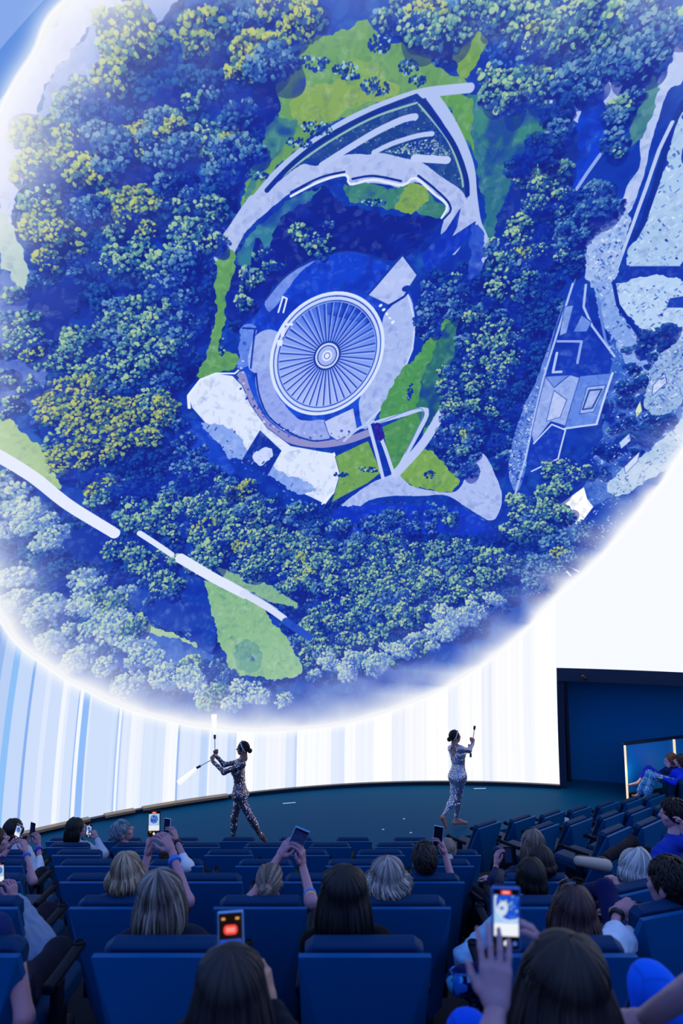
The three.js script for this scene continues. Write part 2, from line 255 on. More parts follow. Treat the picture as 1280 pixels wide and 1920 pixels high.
  area('#b4d0f4', 0.55, [1482,536,1610,499,1676,629,1634,673,1582,629,1514,577]);
  speckle(260, 'town', [1482,536,1610,499,1676,629,1634,673,1582,629,1514,577]);
  area('#1a40b8', 0, [1604,543,1627,532,1639,555,1607,563]);
  area('#84a6ea', 0.55, [1442,545,1482,536,1508,579,1571,632,1634,679,1659,746,1636,784,1592,735,1497,623]);
  speckle(260, 'town', [1442,545,1482,536,1508,579,1571,632,1634,679,1659,746,1636,784,1592,735,1497,623]);
  line('#0c2c96', 7, [1482,536,1511,580,1569,627,1637,684], true);
  line('#5f86dc', 6, [1465,575,1522,668,1581,723], true);
  area('#3a68cc', 0.55, [1533,665,1603,732,1646,778,1690,639,1802,866,1731,1005,1653,1091,1600,1259,1596,1130,1608,1031,1597,880]);
  speckle(700, 'town', [1533,665,1603,732,1646,778,1690,639,1802,866,1731,1005,1653,1091,1600,1259,1596,1130,1608,1031,1597,880]);
  wood('D', 24, 0.5, [1559,714,1662,606,1742,780,1685,948,1624,996]);
  wood('Q', 34, 1.0, [1252,68,1346,51,1374,90,1357,117,1313,149]);
  // station like building
  area('#5c82da', 0.12, [1400,583,1404,547,1421,689,1434,856,1453,1034,1444,1102,1408,1030,1400,892,1408,775]);
  speckle(260, 'town', [1400,583,1404,547,1421,689,1434,856,1453,1034,1444,1102,1408,1030,1400,892,1408,775]);
  area('#1038b8', 0, [1398,551,1427,549,1474,630,1552,697,1562,750,1588,876,1516,908,1524,992,1472,1037,1446,1008,1435,900,1422,780,1407,668]);
  line('#a9c0f5', 5, [1401,553,1409,625,1415,690,1422,780,1435,900,1445,1005,1445,1106], true);
  line('#a9c0f5', 5, [1428,550,1444,599,1480,639,1555,699], true);
  area('#7f9ee8', 0, [1405,606,1422,599,1433,666,1420,676]);
  area('#6a8ee4', 0, [1447,617,1474,630,1474,654,1446,660]);
  line('#8fa8ee', 6, [1421,689,1472,679,1483,732], true);
  line('#b5c6f6', 6, [1430,717,1438,766,1456,761], true);
  area('#93acee', 0, [1425,780,1478,765,1502,767,1519,898,1475,892,1453,960,1440,935]);
  area('#6f90e8', 0, [1425,780,1478,765,1454,804]);
  area('#b5c6f6', 0, [1456,811,1493,829,1493,877,1465,894]);
  area('#5f86e4', 0, [1501,763,1567,740,1581,877,1513,905]);
  area('#9fb5f2', 0, [1526,787,1565,772,1563,846,1534,859]);
  line('#24489e', 4, [1534,794,1560,785,1557,837,1537,846,1534,794], true);
  line('#2248b0', 2, [1454,804,1476,767], true);
  line('#c3d2fa', 5, [1513,905,1581,877,1567,740], true);
  line('#c3d2fa', 4, [1453,960,1480,900,1516,908,1523,989,1469,1037], true);
  area('#ffffff', 0, [1564,1114,1607,1051,1625,1083,1646,1101,1630,1154,1597,1178,1591,1131]);
  // town by the rim
  area('#a9c6e6', 0.55, [1659,1026,1706,936,1747,847,1750,771,1797,883,1733,1013,1683,1059]);
  speckle(260, 'town', [1659,1026,1706,936,1747,847,1750,771,1797,883,1733,1013,1683,1059]);
  area('#8fb0e0', 0.55, [1640,708,1659,647,1676,629,1733,753,1711,819,1667,801]);
  speckle(260, 'town', [1640,708,1659,647,1676,629,1733,753,1711,819,1667,801]);
  area('#d3e3bb', 0, [1651,821,1651,791,1666,817,1661,840]);
  area('#c9dafa', 0, [1662,748,1673,713,1687,735,1671,774]);
  area('#c9dafa', 0, [1681,973,1701,920,1705,950,1690,991]);
  area('#b9d0f5', 0, [1647,912,1661,881,1671,900,1658,928]);
  line('#d9e4fb', 5, [1551,1229,1603,1283], true);
  line('#d9e4fb', 5, [1580,1263,1641,1314], true);
  line('#d9e4fb', 5, [1621,1286,1659,1296], true);
  // left road
  area('#9cc08c', 0.55, [222,904,240,897,266,937,293,989,317,1075,276,1040,214,971]);
  line('#8fb488', 12, [214,966,266,1031,323,1103]);
  area('#84b88c', 0.55, [621,1390,719,1394,808,1492,907,1637,882,1684,721,1650,692,1586,663,1518]);
  area('#7fb090', 0.55, [641,1334,732,1378,835,1425,892,1483,762,1429]);
  area('#5f9c8c', 0.55, [721,1580,765,1563,796,1597,782,1655,736,1642]);
  area('#a0c49a', 0.55, [475,1437,524,1492,620,1548,613,1561,523,1521,471,1479]);
  // scattered roofs and gardens
  speckle(300, 'town', [1570,740,1684,627,1753,777,1708,941,1645,1022,1590,973,1609,877]);
  speckle(160, 'town', [1496,620,1603,732,1645,807,1570,740]);
  speckle(200, 'town', [1395,834,1428,857,1453,1034,1437,1108,1399,1013]);
  speckle(260, 'town', [1576,1216,1671,1062,1754,897,1792,900,1733,1093,1655,1310]);
  // deep shade between the woods
  area('#0a1f90', 0.55, [625,304,680,279,719,262,732,310,697,339,649,323]);
  area('#0a2094', 0.55, [426,381,494,328,560,287,574,338,527,333,476,361,441,401]);
  area('#0b2498', 0.55, [373,474,438,453,500,415,527,432,445,492,384,492]);
  area('#0b2599', 0.55, [309,638,391,633,367,701,335,742,302,717]);
  area('#0d33a8', 0.55, [297,925,399,960,376,1067,328,1038]);
  area('#0c2ea4', 0.55, [311,1186,426,1199,421,1296,329,1246]);
  area('#1640b4', 0.55, [449,1371,566,1413,613,1517,504,1466]);
  area('#0d38b0', 0.55, [574,1329,624,1349,670,1534,641,1603,593,1476]);
  area('#2a58c4', 0.55, [444,1490,523,1506,663,1596,549,1592,442,1543]);
  area('#1444c8', 0.55, [569,961,623,958,682,1037,709,1089,632,1076,575,1029]);
  area('#0b35c8', 0.55, [979,1199,1164,1175,1338,1179,1407,1233,1177,1261,1015,1268]);
  area('#0a2698', 0.55, [1162,1380,1338,1340,1451,1347,1291,1429]);
  area('#0b2aa4', 0.55, [955,1439,1089,1407,1141,1469,991,1518]);
  wood('Y', 42, 1.25, [331,422,341,373,376,325,417,285,457,246,481,210,534,190,542,216,511,255,479,287,454,320,428,353,410,386,374,420]);
  wood('Y', 44, 1.25, [566,214,629,199,666,160,738,150,760,174,724,215,703,248,670,268,655,289,636,272,641,233,582,226]);
  wood('Y', 38, 1.25, [375,412,425,397,476,366,527,339,552,332,544,361,492,407,447,453,429,458,422,436,388,455]);
  wood('Y', 38, 1.25, [319,499,354,466,372,490,373,528,358,595,346,620,325,614,318,564]);
  wood('Y', 22, 1.0, [385,537,407,537,398,597,383,606]);
  wood('Y', 38, 1.25, [439,476,509,462,527,517,488,547,447,537]);
  wood('T', 30, 0.9, [568,294,606,286,605,335,570,342]);
  wood('T', 40, 0.9, [601,352,660,343,655,396,609,400]);
  wood('T', 40, 0.9, [569,472,631,463,645,533,633,592,576,577]);
  wood('B', 30, 0.8, [527,445,564,439,565,496,531,497]);
  wood('B', 40, 0.8, [640,323,694,318,708,356,677,422,651,472,629,426]);
  wood('T', 36, 1.0, [411,607,498,542,576,566,588,642,526,675,465,662,415,693,358,744,357,813,427,845,535,829,580,782,579,710,536,664]);
  wood('B', 34, 0.7, [486,294,561,343,563,403,500,424,445,490,408,518,451,367]);
  wood('Y', 42, 1.25, [318,892,357,819,425,869,471,951,475,1017,417,1028,361,1038,329,1032,308,989]);
  wood('Y', 40, 1.25, [465,950,478,900,535,867,558,933,545,1012,515,1029,475,990]);
  wood('T', 34, 1.0, [369,1079,426,1076,471,1111,488,1169,468,1201,410,1168]);
  wood('T', 36, 1.0, [500,1157,532,1123,633,1135,712,1146,740,1185,797,1233,883,1252,944,1287,980,1361,954,1423,895,1433,804,1385,704,1357,634,1345,581,1284,517,1216]);
  wood('P', 36, 1.0, [208,1017,250,1085,267,1125,299,1133,316,1188,296,1236,247,1222,190,1165]);
  wood('P', 40, 1.0, [295,1311,401,1322,459,1433,470,1501,416,1529,332,1465,291,1372]);
  wood('P', 44, 1.0, [183,1228,242,1275,286,1426,389,1556,465,1635,338,1554,229,1419,176,1292]);
  wood('T', 34, 0.9, [424,1243,568,1299,575,1356,552,1439,499,1414,451,1331]);
  wood('P', 40, 1.0, [468,1543,563,1573,662,1637,844,1708,970,1718,907,1744,691,1730,519,1650]);
  wood('T', 34, 1.1, [976,1323,1090,1274,1211,1293,1325,1264,1434,1296,1476,1321,1410,1410,1270,1508,1121,1588,966,1633,902,1576,955,1439]);
  wood('P', 36, 1.0, [904,1637,1122,1604,1271,1524,1412,1426,1489,1348,1459,1435,1309,1584,1127,1674,937,1685]);
  wood('T', 34, 1.1, [1420,1190,1489,1093,1560,1098,1586,1173,1521,1224,1435,1228]);
  wood('T', 30, 0.9, [1485,1028,1582,991,1608,1031,1545,1094]);
  wood('B', 34, 0.9, [1511,1246,1599,1194,1647,1166,1601,1324,1500,1411]);
  wood('T', 26, 0.9, [1207,678,1293,659,1349,771,1331,817,1256,828]);
  wood('T', 28, 1.0, [1181,810,1263,806,1284,882,1212,891]);
  wood('B', 26, 1.0, [1211,935,1278,912,1325,980,1326,1056,1275,1078,1233,1037]);
  wood('T', 24, 0.8, [1307,893,1319,819,1355,900,1345,961]);
  wood('T', 32, 1.0, [1205,478,1275,455,1328,527,1333,600,1274,636,1215,570]);
  wood('B', 32, 0.9, [1313,437,1384,424,1403,489,1371,519]);
  wood('T', 34, 1.2, [1223,357,1282,347,1324,402,1287,431,1238,406]);
  wood('B', 38, 1.1, [1325,349,1385,343,1413,396,1366,411]);
  wood('T', 34, 1.3, [1078,201,1144,186,1174,219,1144,250,1100,240]);
  wood('B', 44, 1.1, [1182,132,1245,129,1275,164,1264,212,1218,199]);
  wood('B', 46, 1.1, [1212,75,1315,57,1349,102,1347,143,1309,158,1253,112]);
  wood('B', 30, 1.2, [1306,183,1336,169,1361,235,1372,290,1349,285]);
  wood('T', 40, 1.1, [854,133,1005,109,1026,135,1006,176,977,188,947,170,882,164]);
  wood('T', 40, 1.1, [1005,109,1204,76,1216,126,1138,155,1058,145]);
  wood('Y', 26, 0.9, [1118,116,1162,113,1161,128,1131,133]);
  wood('T', 20, 0.8, [695,711,731,663,748,616,777,580,721,561,694,618]);
  wood('T', 20, 0.7, [794,503,864,502,884,550,833,577]);
  wood('B', 28, 0.7, [1091,636,1151,591,1155,531,1176,676,1122,709]);
  wood('B', 30, 0.7, [536,620,620,664,668,735,602,771,547,733]);
  wood('B', 30, 0.7, [569,1055,683,1094,821,1160,997,1237,944,1284,769,1216,633,1132]);
  wood('B', 24, 0.6, [998,1245,1167,1198,1298,1193,1264,1252,1118,1264]);
  wood('B', 26, 0.5, [569,947,683,1080,712,1154,582,1071]);
  wood('T', 26, 0.6, [256,649,307,654,319,809,283,874,224,887]);
  wood('D', 30, 0.7, [1207,235,1252,264,1238,344,1201,381]);
  // the road across the lower left
  line('#e3eaff', 26, [196,958,266,1035,333,1122,425,1213]);
  line('#dde6ff', 14, [482,1224,529,1268,557,1295]);
  line('#e0e8ff', 26, [578,1308,662,1374,748,1431]);
  line('#d4defa', 19, [741,1427,808,1473,857,1511]);
  line('#a8b8dc', 2, [697,1381,838,1482]);
  line('#1a48c0', 21, [862,1519,932,1570]);
  for (const [x, y, w, h] of [[780,229,24,11], [837,234,25,13], [893,251,27,13], [939,214,19,11], [962,231,14,9], [883,188,21,14], [805,328,31,11], [776,356,24,9], [706,420,24,8], [1214,1085,15,11], [1050,1083,26,8], [982,1101,21,6], [1118,866,6,21], [664,772,6,26], [939,447,24,7]]) clump(x, y, w, h);
  // the planetarium's ribbed cupola, seen from above
  { const [cx, cy, ex, ey] = [904, 789, 128, 152], rot = 0.2;
    const E = (f, c, w) => { g.beginPath(); g.ellipse(cx, cy, ex * f, ey * f, rot, 0, 6.3); if (w) { g.strokeStyle = c; g.lineWidth = w; g.stroke(); } else { g.fillStyle = c; g.fill(); } };
    E(1, '#a9bef6'); E(0.985, '#d9e4ff', 7); E(0.94, '#2a58c8', 2.5); E(0.91, '#c5d4fd', 6); E(0.87, '#2450c4', 2.5); E(0.85, '#7f9cf0');
    const gr = g.createLinearGradient(cx + 30, cy - ey, cx - 20, cy + ey); gr.addColorStop(0, '#1f52da'); gr.addColorStop(0.4, '#7f9cf0'); gr.addColorStop(1, '#b2c3f8'); E(0.85, gr);
    for (let i = 0; i < 40; i++) { const a = i / 40 * 6.2832, p = (f, b) => [cx + Math.cos(rot) * Math.cos(b) * ex * f - Math.sin(rot) * Math.sin(b) * ey * f, cy + Math.sin(rot) * Math.cos(b) * ex * f + Math.cos(rot) * Math.sin(b) * ey * f]; g.strokeStyle = '#c3d0fb'; g.lineWidth = 2; g.globalAlpha = 0.6; g.beginPath(); g.moveTo(...p(0.2, a + 0.04)); g.lineTo(...p(0.84, a + 0.04)); g.stroke(); g.globalAlpha = 1; g.strokeStyle = '#1c42bc'; g.lineWidth = 3; g.beginPath(); g.moveTo(...p(0.2, a)); g.lineTo(...p(0.84, a)); g.stroke(); }
    E(0.24, '#16389e'); E(0.21, '#c9d6fd'); E(0.165, '#16389e', 2.5); E(0.15, '#9fb4f6'); E(0.09, '#dfe7ff'); E(0.05, '#3f62d0', 2);
    g.fillStyle = '#dfe7ff'; for (const [dx, dy, w, h] of [[-112, -64, 8, 22], [-104, -74, 16, 6], [-118, -34, 12, 14]]) g.fillRect(cx + dx, cy + dy, w, h);
    g.fillStyle = '#1238ac'; blob(cx + 148, cy - 172, 8); for (let i = 0; i < 5; i++) { g.fillStyle = '#e6edff'; blob(cx + 100 + i * 9, cy - 128 + i * 9, 3.5); }
    for (let i = 0; i < 44; i++) { const a = 1.15 + i / 44 * 1.95, f = 1.42 + 0.06 * Math.sin(i * 2.3); g.fillStyle = ['#16389e', '#c9c6e6', '#4a66c8'][i % 3]; blob(cx + Math.cos(a) * ex * f * 1.1, cy + Math.sin(a) * ey * f * 0.98, rr(2, 4)); }
  }
  // haze towards the edge of the globe, as the picture itself shows it
  const N = 256, S = PX / N, dist = new Float32Array(N * N);
  for (let j = 0; j < N; j++) for (let i = 0; i < N; i++) { let b = 1e9; const x = (i + 0.5) * S, y = (j + 0.5) * S; for (let k = 0; k < outline.length; k++) { const [ax, ay] = outline[k], [bx, by] = outline[(k + 1) % outline.length], ux = bx - ax, uy = by - ay, t = Math.max(0, Math.min(1, ((x - ax) * ux + (y - ay) * uy) / (ux * ux + uy * uy + 1e-9))); b = Math.min(b, (x - ax - ux * t) ** 2 + (y - ay - uy * t) ** 2); } dist[j * N + i] = Math.sqrt(b); }
  const im = g.getImageData(0, 0, PX, PX), d = im.data, soft = Array.from({ length: 64 * 64 }, rnd);
  const puff = (x, y) => { const X0 = Math.floor(x) & 63, Y0 = Math.floor(y) & 63, X1 = (X0 + 1) & 63, Y1 = (Y0 + 1) & 63, fx = x - Math.floor(x), fy = y - Math.floor(y); return (soft[Y0 * 64 + X0] * (1 - fx) + soft[Y0 * 64 + X1] * fx) * (1 - fy) + (soft[Y1 * 64 + X0] * (1 - fx) + soft[Y1 * 64 + X1] * fx) * fy; };
  for (let y = 0; y < PX; y++) for (let x = 0; x < PX; x++) {
    const u = Math.min(N - 1.001, Math.max(0, (x + 0.5) / S - 0.5)), v = Math.min(N - 1.001, Math.max(0, (y + 0.5) / S - 0.5)), i = u | 0, j = v | 0, fu = u - i, fv = v - j, k = j * N + i;
    const D = (dist[k] * (1 - fu) + dist[k + 1] * fu) * (1 - fv) + (dist[k + N] * (1 - fu) + dist[k + N + 1] * fu) * fv;
    const q = (y * PX + x) * 4, lum = (d[q] + d[q + 1] + d[q + 2]) / 3;
    if (lum < 142 && d[q + 2] > d[q + 1] - 10) { const f = puff(x / 31, y / 31) * 0.6 + puff(x / 13 + 7, y / 13) * 0.4, k2 = Math.min(1, Math.max(0, (f - 0.5) / 0.22)) * 0.62; d[q] += (10 - d[q]) * k2; d[q + 1] += (42 - d[q + 1]) * k2; d[q + 2] += (168 - d[q + 2]) * k2; }
    const side = Math.min(1, Math.max(0, (x - 1150) / 450)), W = 92 - 50 * side + (puff(x / 61, y / 37) - 0.5) * 60;
    const a = Math.min(1, Math.exp(-D / W) * 1.12), o = (y * PX + x) * 4;
    d[o] += (244 - d[o]) * a; d[o + 1] += (245 - d[o + 1]) * a; d[o + 2] += (255 - d[o + 2]) * a * 0.92;
  }
  g.putImageData(im, 0, 0);
  ctx.save(); ctx.clip(big); ctx.drawImage(pic, 0, 0); ctx.restore();
  ctx.strokeStyle = '#ffffff'; ctx.globalAlpha = 0.5; ctx.lineWidth = 5; ctx.stroke(big); ctx.globalAlpha = 1;
}
const front = canvas(PX, PX);
{
  const ctx = front.getContext('2d'), D2 = Math.PI / 180, { c, r, u } = axes;
  paintBackdrop(ctx, PX, PX, (x, y) => { const s = (x + 0.5) / PX * SPAN - SPAN / 2, t = SPAN / 2 - (y + 0.5) / PX * SPAN, w = Math.hypot(s, t), k = Math.sin(w * D2) / (w + 1e-9), m = Math.cos(w * D2); return Math.atan2(m * c.x + k * (s * r.x + t * u.x), -(m * c.z + k * (s * r.z + t * u.z))) / D2; });
  paintAerialView(ctx);
}
const around = canvas(2048, 64);
paintBackdrop(around.getContext('2d'), 2048, 64, (x) => (x + 0.5) / 2048 * 360 - 180);
// ---------- the LED dome ----------
const glow = (map) => new THREE.MeshStandardMaterial({ color: 0x040506, roughness: 0.7, emissive: 0xffffff, emissiveIntensity: 1, emissiveMap: map, side: THREE.DoubleSide });
const GATE = { from: 12.62, to: 44, top: 13.05 };        // the dark entrance cut out of the dome on the right
{
  const azs = [], els = [];
  for (let a = -180; a < 180; a += a > -75 && a < 50 ? 0.75 : 3) azs.push(a);
  for (const a of [GATE.from, GATE.to]) azs.push(a);
  azs.push(180); azs.sort((p, q) => p - q);
  for (let e = 0; e < 84; e += 0.75) els.push(e);
  els.push(GATE.top, 84, 87, 89.9); els.sort((p, q) => p - q);
  const build = (want, uvOf) => {
    const p = [], uv = [], idx = [], ids = new Map();
    const vert = (a, e) => { const k = a + '|' + e; if (!ids.has(k)) { const q = onDome(a, e); ids.set(k, p.length / 3); p.push(q.x, q.y, q.z); uv.push(...uvOf(a, e, q)); } return ids.get(k); };
    for (let i = 0; i < azs.length - 1; i++) for (let j = 0; j < els.length - 1; j++) {
      const a0 = azs[i], a1 = azs[i + 1], e0 = els[j], e1 = els[j + 1];
      if (a0 >= GATE.from - 1e-6 && a1 <= GATE.to + 1e-6 && e1 <= GATE.top + 1e-6) continue;
      const inside = [[a0, e0], [a1, e0], [a0, e1], [a1, e1]].every(([a, e]) => { const [s, t] = chart(onDome(a, e)); return Math.max(Math.abs(s), Math.abs(t)) < SPAN / 2 - 0.1; });
      if (inside !== want) continue;
      const A = vert(a0, e0), B = vert(a1, e0), C = vert(a1, e1), D = vert(a0, e1);
      idx.push(A, D, B, B, D, C);
    }
    const g = new THREE.BufferGeometry(); g.setAttribute('position', new THREE.Float32BufferAttribute(p, 3)); g.setAttribute('uv', new THREE.Float32BufferAttribute(uv, 2)); g.setIndex(idx); g.computeVertexNormals(); return g;
  };
  const s = base('led_screen', 0, 0, 0);
  mesh('front_screen', build(true, (a, e, q) => { const [x, y] = chart(q); return [0.5 + x / SPAN, 0.5 + y / SPAN]; }), glow(texture(front)), s);
  mesh('surround_screen', build(false, (a, e) => [(a + 180) / 360, e / 90]), glow(texture(around)), s);
  tag(s, 'giant curved LED dome screen showing a globe with an aerial view of a park', 'screen');
}
// shell of the building behind the screen, floor of the hall
{
  const out = new THREE.SphereGeometry(R + 1.5, 48, 24, 0, Math.PI * 2, 0, Math.PI / 2 + 0.06), inn = new THREE.SphereGeometry(R + 1.3, 48, 24, 0, Math.PI * 2, 0, Math.PI / 2 + 0.06);
  struct(mesh('ceiling', merge([out, inn]).translate(DOME.x, 0, DOME.z), std(0x0a0c12, 0.9, { side: THREE.DoubleSide })), 'ceiling');
}
const carpet = (() => { const n = 256, d = new Uint8Array(n * n * 4); for (let i = 0; i < n * n; i++) { const v = 190 + 65 * rnd(); d.set([v, v, v, 255], i * 4); } const t = new THREE.DataTexture(d, n, n); t.wrapS = t.wrapT = THREE.RepeatWrapping; t.magFilter = THREE.LinearFilter; t.colorSpace = THREE.SRGBColorSpace; t.repeat.set(1.3, 1.3); t.needsUpdate = true; return t; })();
const stageMat = new THREE.MeshPhysicalMaterial({ color: lin(0.002, 0.12, 0.26), roughness: 0.62, specularIntensity: 0.06, map: carpet }), tierMat = std(lin(0.003, 0.009, 0.025), 0.8);
const ring = (n, r) => Array.from({ length: n }, (_, i) => [DOME.x + r * Math.cos(i / n * Math.PI * 2), DOME.z + r * Math.sin(i / n * Math.PI * 2)]);
function clip(poly, nx, nz, d) {                          // keep nx x + nz z >= d
  const out = [];
  poly.forEach((p, i) => { const q = poly[(i + 1) % poly.length], a = nx * p[0] + nz * p[1] - d, b = nx * q[0] + nz * q[1] - d; if (a >= 0) out.push(p); if (a * b < 0) { const t = a / (a - b); out.push([p[0] + (q[0] - p[0]) * t, p[1] + (q[1] - p[1]) * t]); } });
  return out;
}
function slab(poly, y0, y1) {
  const s = new THREE.Shape(poly.map(([x, z]) => new THREE.Vector2(x, -z)));
  return new THREE.ExtrudeGeometry(s, { depth: y1 - y0, bevelEnabled: false }).rotateX(-Math.PI / 2).translate(0, y0, 0);
}
struct(mesh('floor', slab(ring(96, R + 1.25), -0.62, -0.41), tierMat), 'floor');
const TURN = Math.atan2(1.42, 3.43);                     // the right block of seats is turned towards the stage
const RN = [Math.sin(TURN), Math.cos(TURN)];             // its "behind" direction
const rowY = (k) => 1.83 - 0.373 * k, rowZ = (k) => -2.95 - 1.23 * k;
{
  // the stage covers the disc in front of both front rows
  const disc = ring(96, R + 1.25);
  const stage = clip(clip(disc, 0, -1, 11.35), -RN[0], -RN[1], -(2.44 * RN[0] - 11.02 * RN[1]) + 1.0);
  struct(mesh('floor_stage', slab(stage, -0.405, 0), stageMat), 'floor_stage');
  const inner = ring(96, R - 0.12), FRONT = { 5: -8.95, 4: -7.75, 3: -6.45, 2: -4.65, 1: -3.65, 0: -2.75, '-1': -1.6 };
  for (let k = 5; k >= -1; k--) {
    const y = rowY(k), parts = [slab(clip(clip(inner, 0, 1, rowZ(k) - 0.98), -1, 0, -1.78), -0.42, y), slab(clip(clip(inner, RN[0], RN[1], FRONT[k]), 1, 0, 1.78), -0.42, y - 0.002)];
    struct(mesh('floor_tier', merge(parts), tierMat), 'floor_tier');
  }
}
// dark skirting under the screen with tan strips along its top on the left
function arcBand(a0, a1, r0, r1, y0, y1, step = 0.75) {
  const p = [], idx = []; let n = 0;
  const N = Math.ceil((a1 - a0) / step);
  for (let i = 0; i <= N; i++) { const a = a0 + (a1 - a0) * i / N; for (const [r, y] of [[r0, y0], [r0, y1], [r1, y1], [r1, y0]]) { const q = onDome(a, 0, r); p.push(q.x, y, q.z); } }
  for (let i = 0; i < N; i++) for (let k = 0; k < 4; k++) { const A = i * 4 + k, B = i * 4 + (k + 1) % 4; idx.push(A, A + 4, B, B, A + 4, B + 4); }
  idx.push(0, 1, 2, 0, 2, 3); n = N * 4; idx.push(n, n + 2, n + 1, n, n + 3, n + 2);
  const g = new THREE.BufferGeometry(); g.setAttribute('position', new THREE.Float32BufferAttribute(p, 3)); g.setIndex(idx); return toCreasedNormals(g, 0.6);
}
const navy = std(lin(0.006, 0.014, 0.035), 0.45);
struct(mesh('baseboard', arcBand(-115, GATE.from, R - 0.1, R + 0.05, -0.4, 0.075), navy), 'baseboard_front');
struct(mesh('baseboard', arcBand(GATE.to, 245, R - 0.1, R + 0.05, -0.4, 0.075, 2), navy), 'baseboard_rear');
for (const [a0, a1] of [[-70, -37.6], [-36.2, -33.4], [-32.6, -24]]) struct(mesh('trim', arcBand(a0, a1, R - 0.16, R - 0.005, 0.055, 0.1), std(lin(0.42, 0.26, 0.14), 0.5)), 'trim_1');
// the dark entrance: frame, recessed panel, black opening
{
  const dark = std(lin(0.002, 0.016, 0.06), 0.6), wallM = new THREE.MeshPhysicalMaterial({ color: lin(0.0005, 0.16, 0.4), roughness: 0.6, specularIntensity: 0.2 }), H = R * Math.sin(GATE.top * Math.PI / 180);
  struct(mesh('wall', arcBand(GATE.from - 2, GATE.to, R + 0.75, R + 0.95, -0.4, H + 0.3), wallM), 'wall_right');
  const edge = [], n = 24;
  for (let i = 0; i <= n; i++) { const e = GATE.top * i / n; edge.push([onDome(GATE.from, e, R - 0.03), onDome(GATE.from + 0.75, e, R - 0.03), onDome(GATE.from + 0.75, e, R + 0.76), onDome(GATE.from, e, R + 0.76)]); }
  const jp = [], ji = []; edge.forEach((q) => q.forEach((v) => jp.push(v.x, v.y, v.z)));
  for (let i = 0; i < n; i++) for (let k = 0; k < 4; k++) { const A = i * 4 + k, B = i * 4 + (k + 1) % 4; ji.push(A, B, A + 4, B, B + 4, A + 4); }
  const jamb = new THREE.BufferGeometry(); jamb.setAttribute('position', new THREE.Float32BufferAttribute(jp, 3)); jamb.setIndex(ji);
  struct(mesh('trim', toCreasedNormals(jamb, 0.6), dark), 'trim_2');
  const rIn = R * Math.cos(GATE.top * Math.PI / 180);
  struct(mesh('trim', arcBand(GATE.from, GATE.to, rIn - 0.03, R + 0.8, H - 0.27, H + 0.012), dark), 'trim_3');
  struct(mesh('trim', arcBand(GATE.from + 0.9, GATE.to, R + 0.5, R + 0.76, H - 0.36, H - 0.275), navy), 'trim_4');
  struct(mesh('trim', arcBand(GATE.from + 1.15, GATE.from + 1.45, R + 0.5, R + 0.76, -0.0, H - 0.28), navy), 'trim_5');
  const s = base('sensor', ...onDome(15.4, 12.55, rIn + 0.02).toArray());
  mesh('housing', new THREE.CylinderGeometry(0.055, 0.06, 0.09, 20).rotateX(Math.PI / 2), std(0x05070b, 0.4), s); mesh('lens', new THREE.SphereGeometry(0.035, 16, 10).translate(0, 0, 0.045), std(0x020204, 0.15), s);
  tag(s, 'small round black sensor on the header over the dark entrance', 'sensor');
}
// low partition with light strips, in front of the entrance
{
  const a = V(5.86, 0, -13.85), dir = V(7.16 - 5.84, 0, -14.41 + 13.86).normalize(), ang = Math.atan2(-dir.z, dir.x), Hh = 1.16;
  const blue = std(lin(0.001, 0.3, 0.85), 0.5), strip = new THREE.MeshStandardMaterial({ color: 0xffe6bc, emissive: 0xffd9a0, emissiveIntensity: 0.95 });
  [[0.05, 1.36], [1.46, 1.36]].forEach(([x, w], i) => {
    const p = base('partition', a.x + dir.x * x, 0, a.z + dir.z * x, ang);
    mesh('panel', rbox(w, Hh - 0.03, 0.06, 0.008, w / 2, Hh / 2 - 0.015, 0), blue, p);
    mesh('top_rail', rbox(w + 0.06, 0.035, 0.1, 0.006, w / 2, Hh, 0), navy, p);
    mesh('light_strip', rbox(i ? 0.05 : 0.035, Hh - 0.06, 0.03, 0.006, -0.025, Hh / 2, 0.035), strip, p);
    mesh('kick_plate', rbox(w, 0.18, 0.02, 0.004, w / 2, 0.09, 0.042), navy, p);
    tag(p, i ? 'low blue partition panel behind the two women, right of the bright joint strip' : 'low blue partition panel with a warm light strip on its free end', 'partition');
    const l = new THREE.PointLight(0xffd9a0, 0.12); l.name = 'strip_light'; l.position.set(a.x + dir.x * (x - 0.025), 0.6, a.z + 0.16); l.shadow.radius = 4; scene.add(l);
  });
  const st = base('step_light', a.x + 0.12, 0, a.z + 0.22);
  for (let i = 0; i < 5; i++) mesh('bar', rbox(0.16, 0.022, 0.03, 0.005, 0.02 * i, 0.2 - i * 0.045, 0.02 * i), std(lin(0.75, 0.5, 0.18), 0.35, { metalness: 0.6 }), st);
  mesh('plate', rbox(0.05, 0.26, 0.02, 0.004, 0.02, 0.13, -0.02), navy, st);
  tag(st, 'small stack of golden bars at the foot of the partition end', 'step light');
}
{ const c = base('dark_opening', ...[8.195, 1.121, -15.413]); c.lookAt(DOME.x, c.position.y, DOME.z); mesh('black_box', rbox(.9, .62, .16, .01), std(0x030406, .5), c); mesh('black_front', rbox(.8, .52, .01, .004, 0, 0, .082), std(0x06080c, .7), c); tag(c, 'black box standing in for a dark opening above the low partition, right edge', 'dark opening'); }  // solid black box added in place of a dark opening in the wall
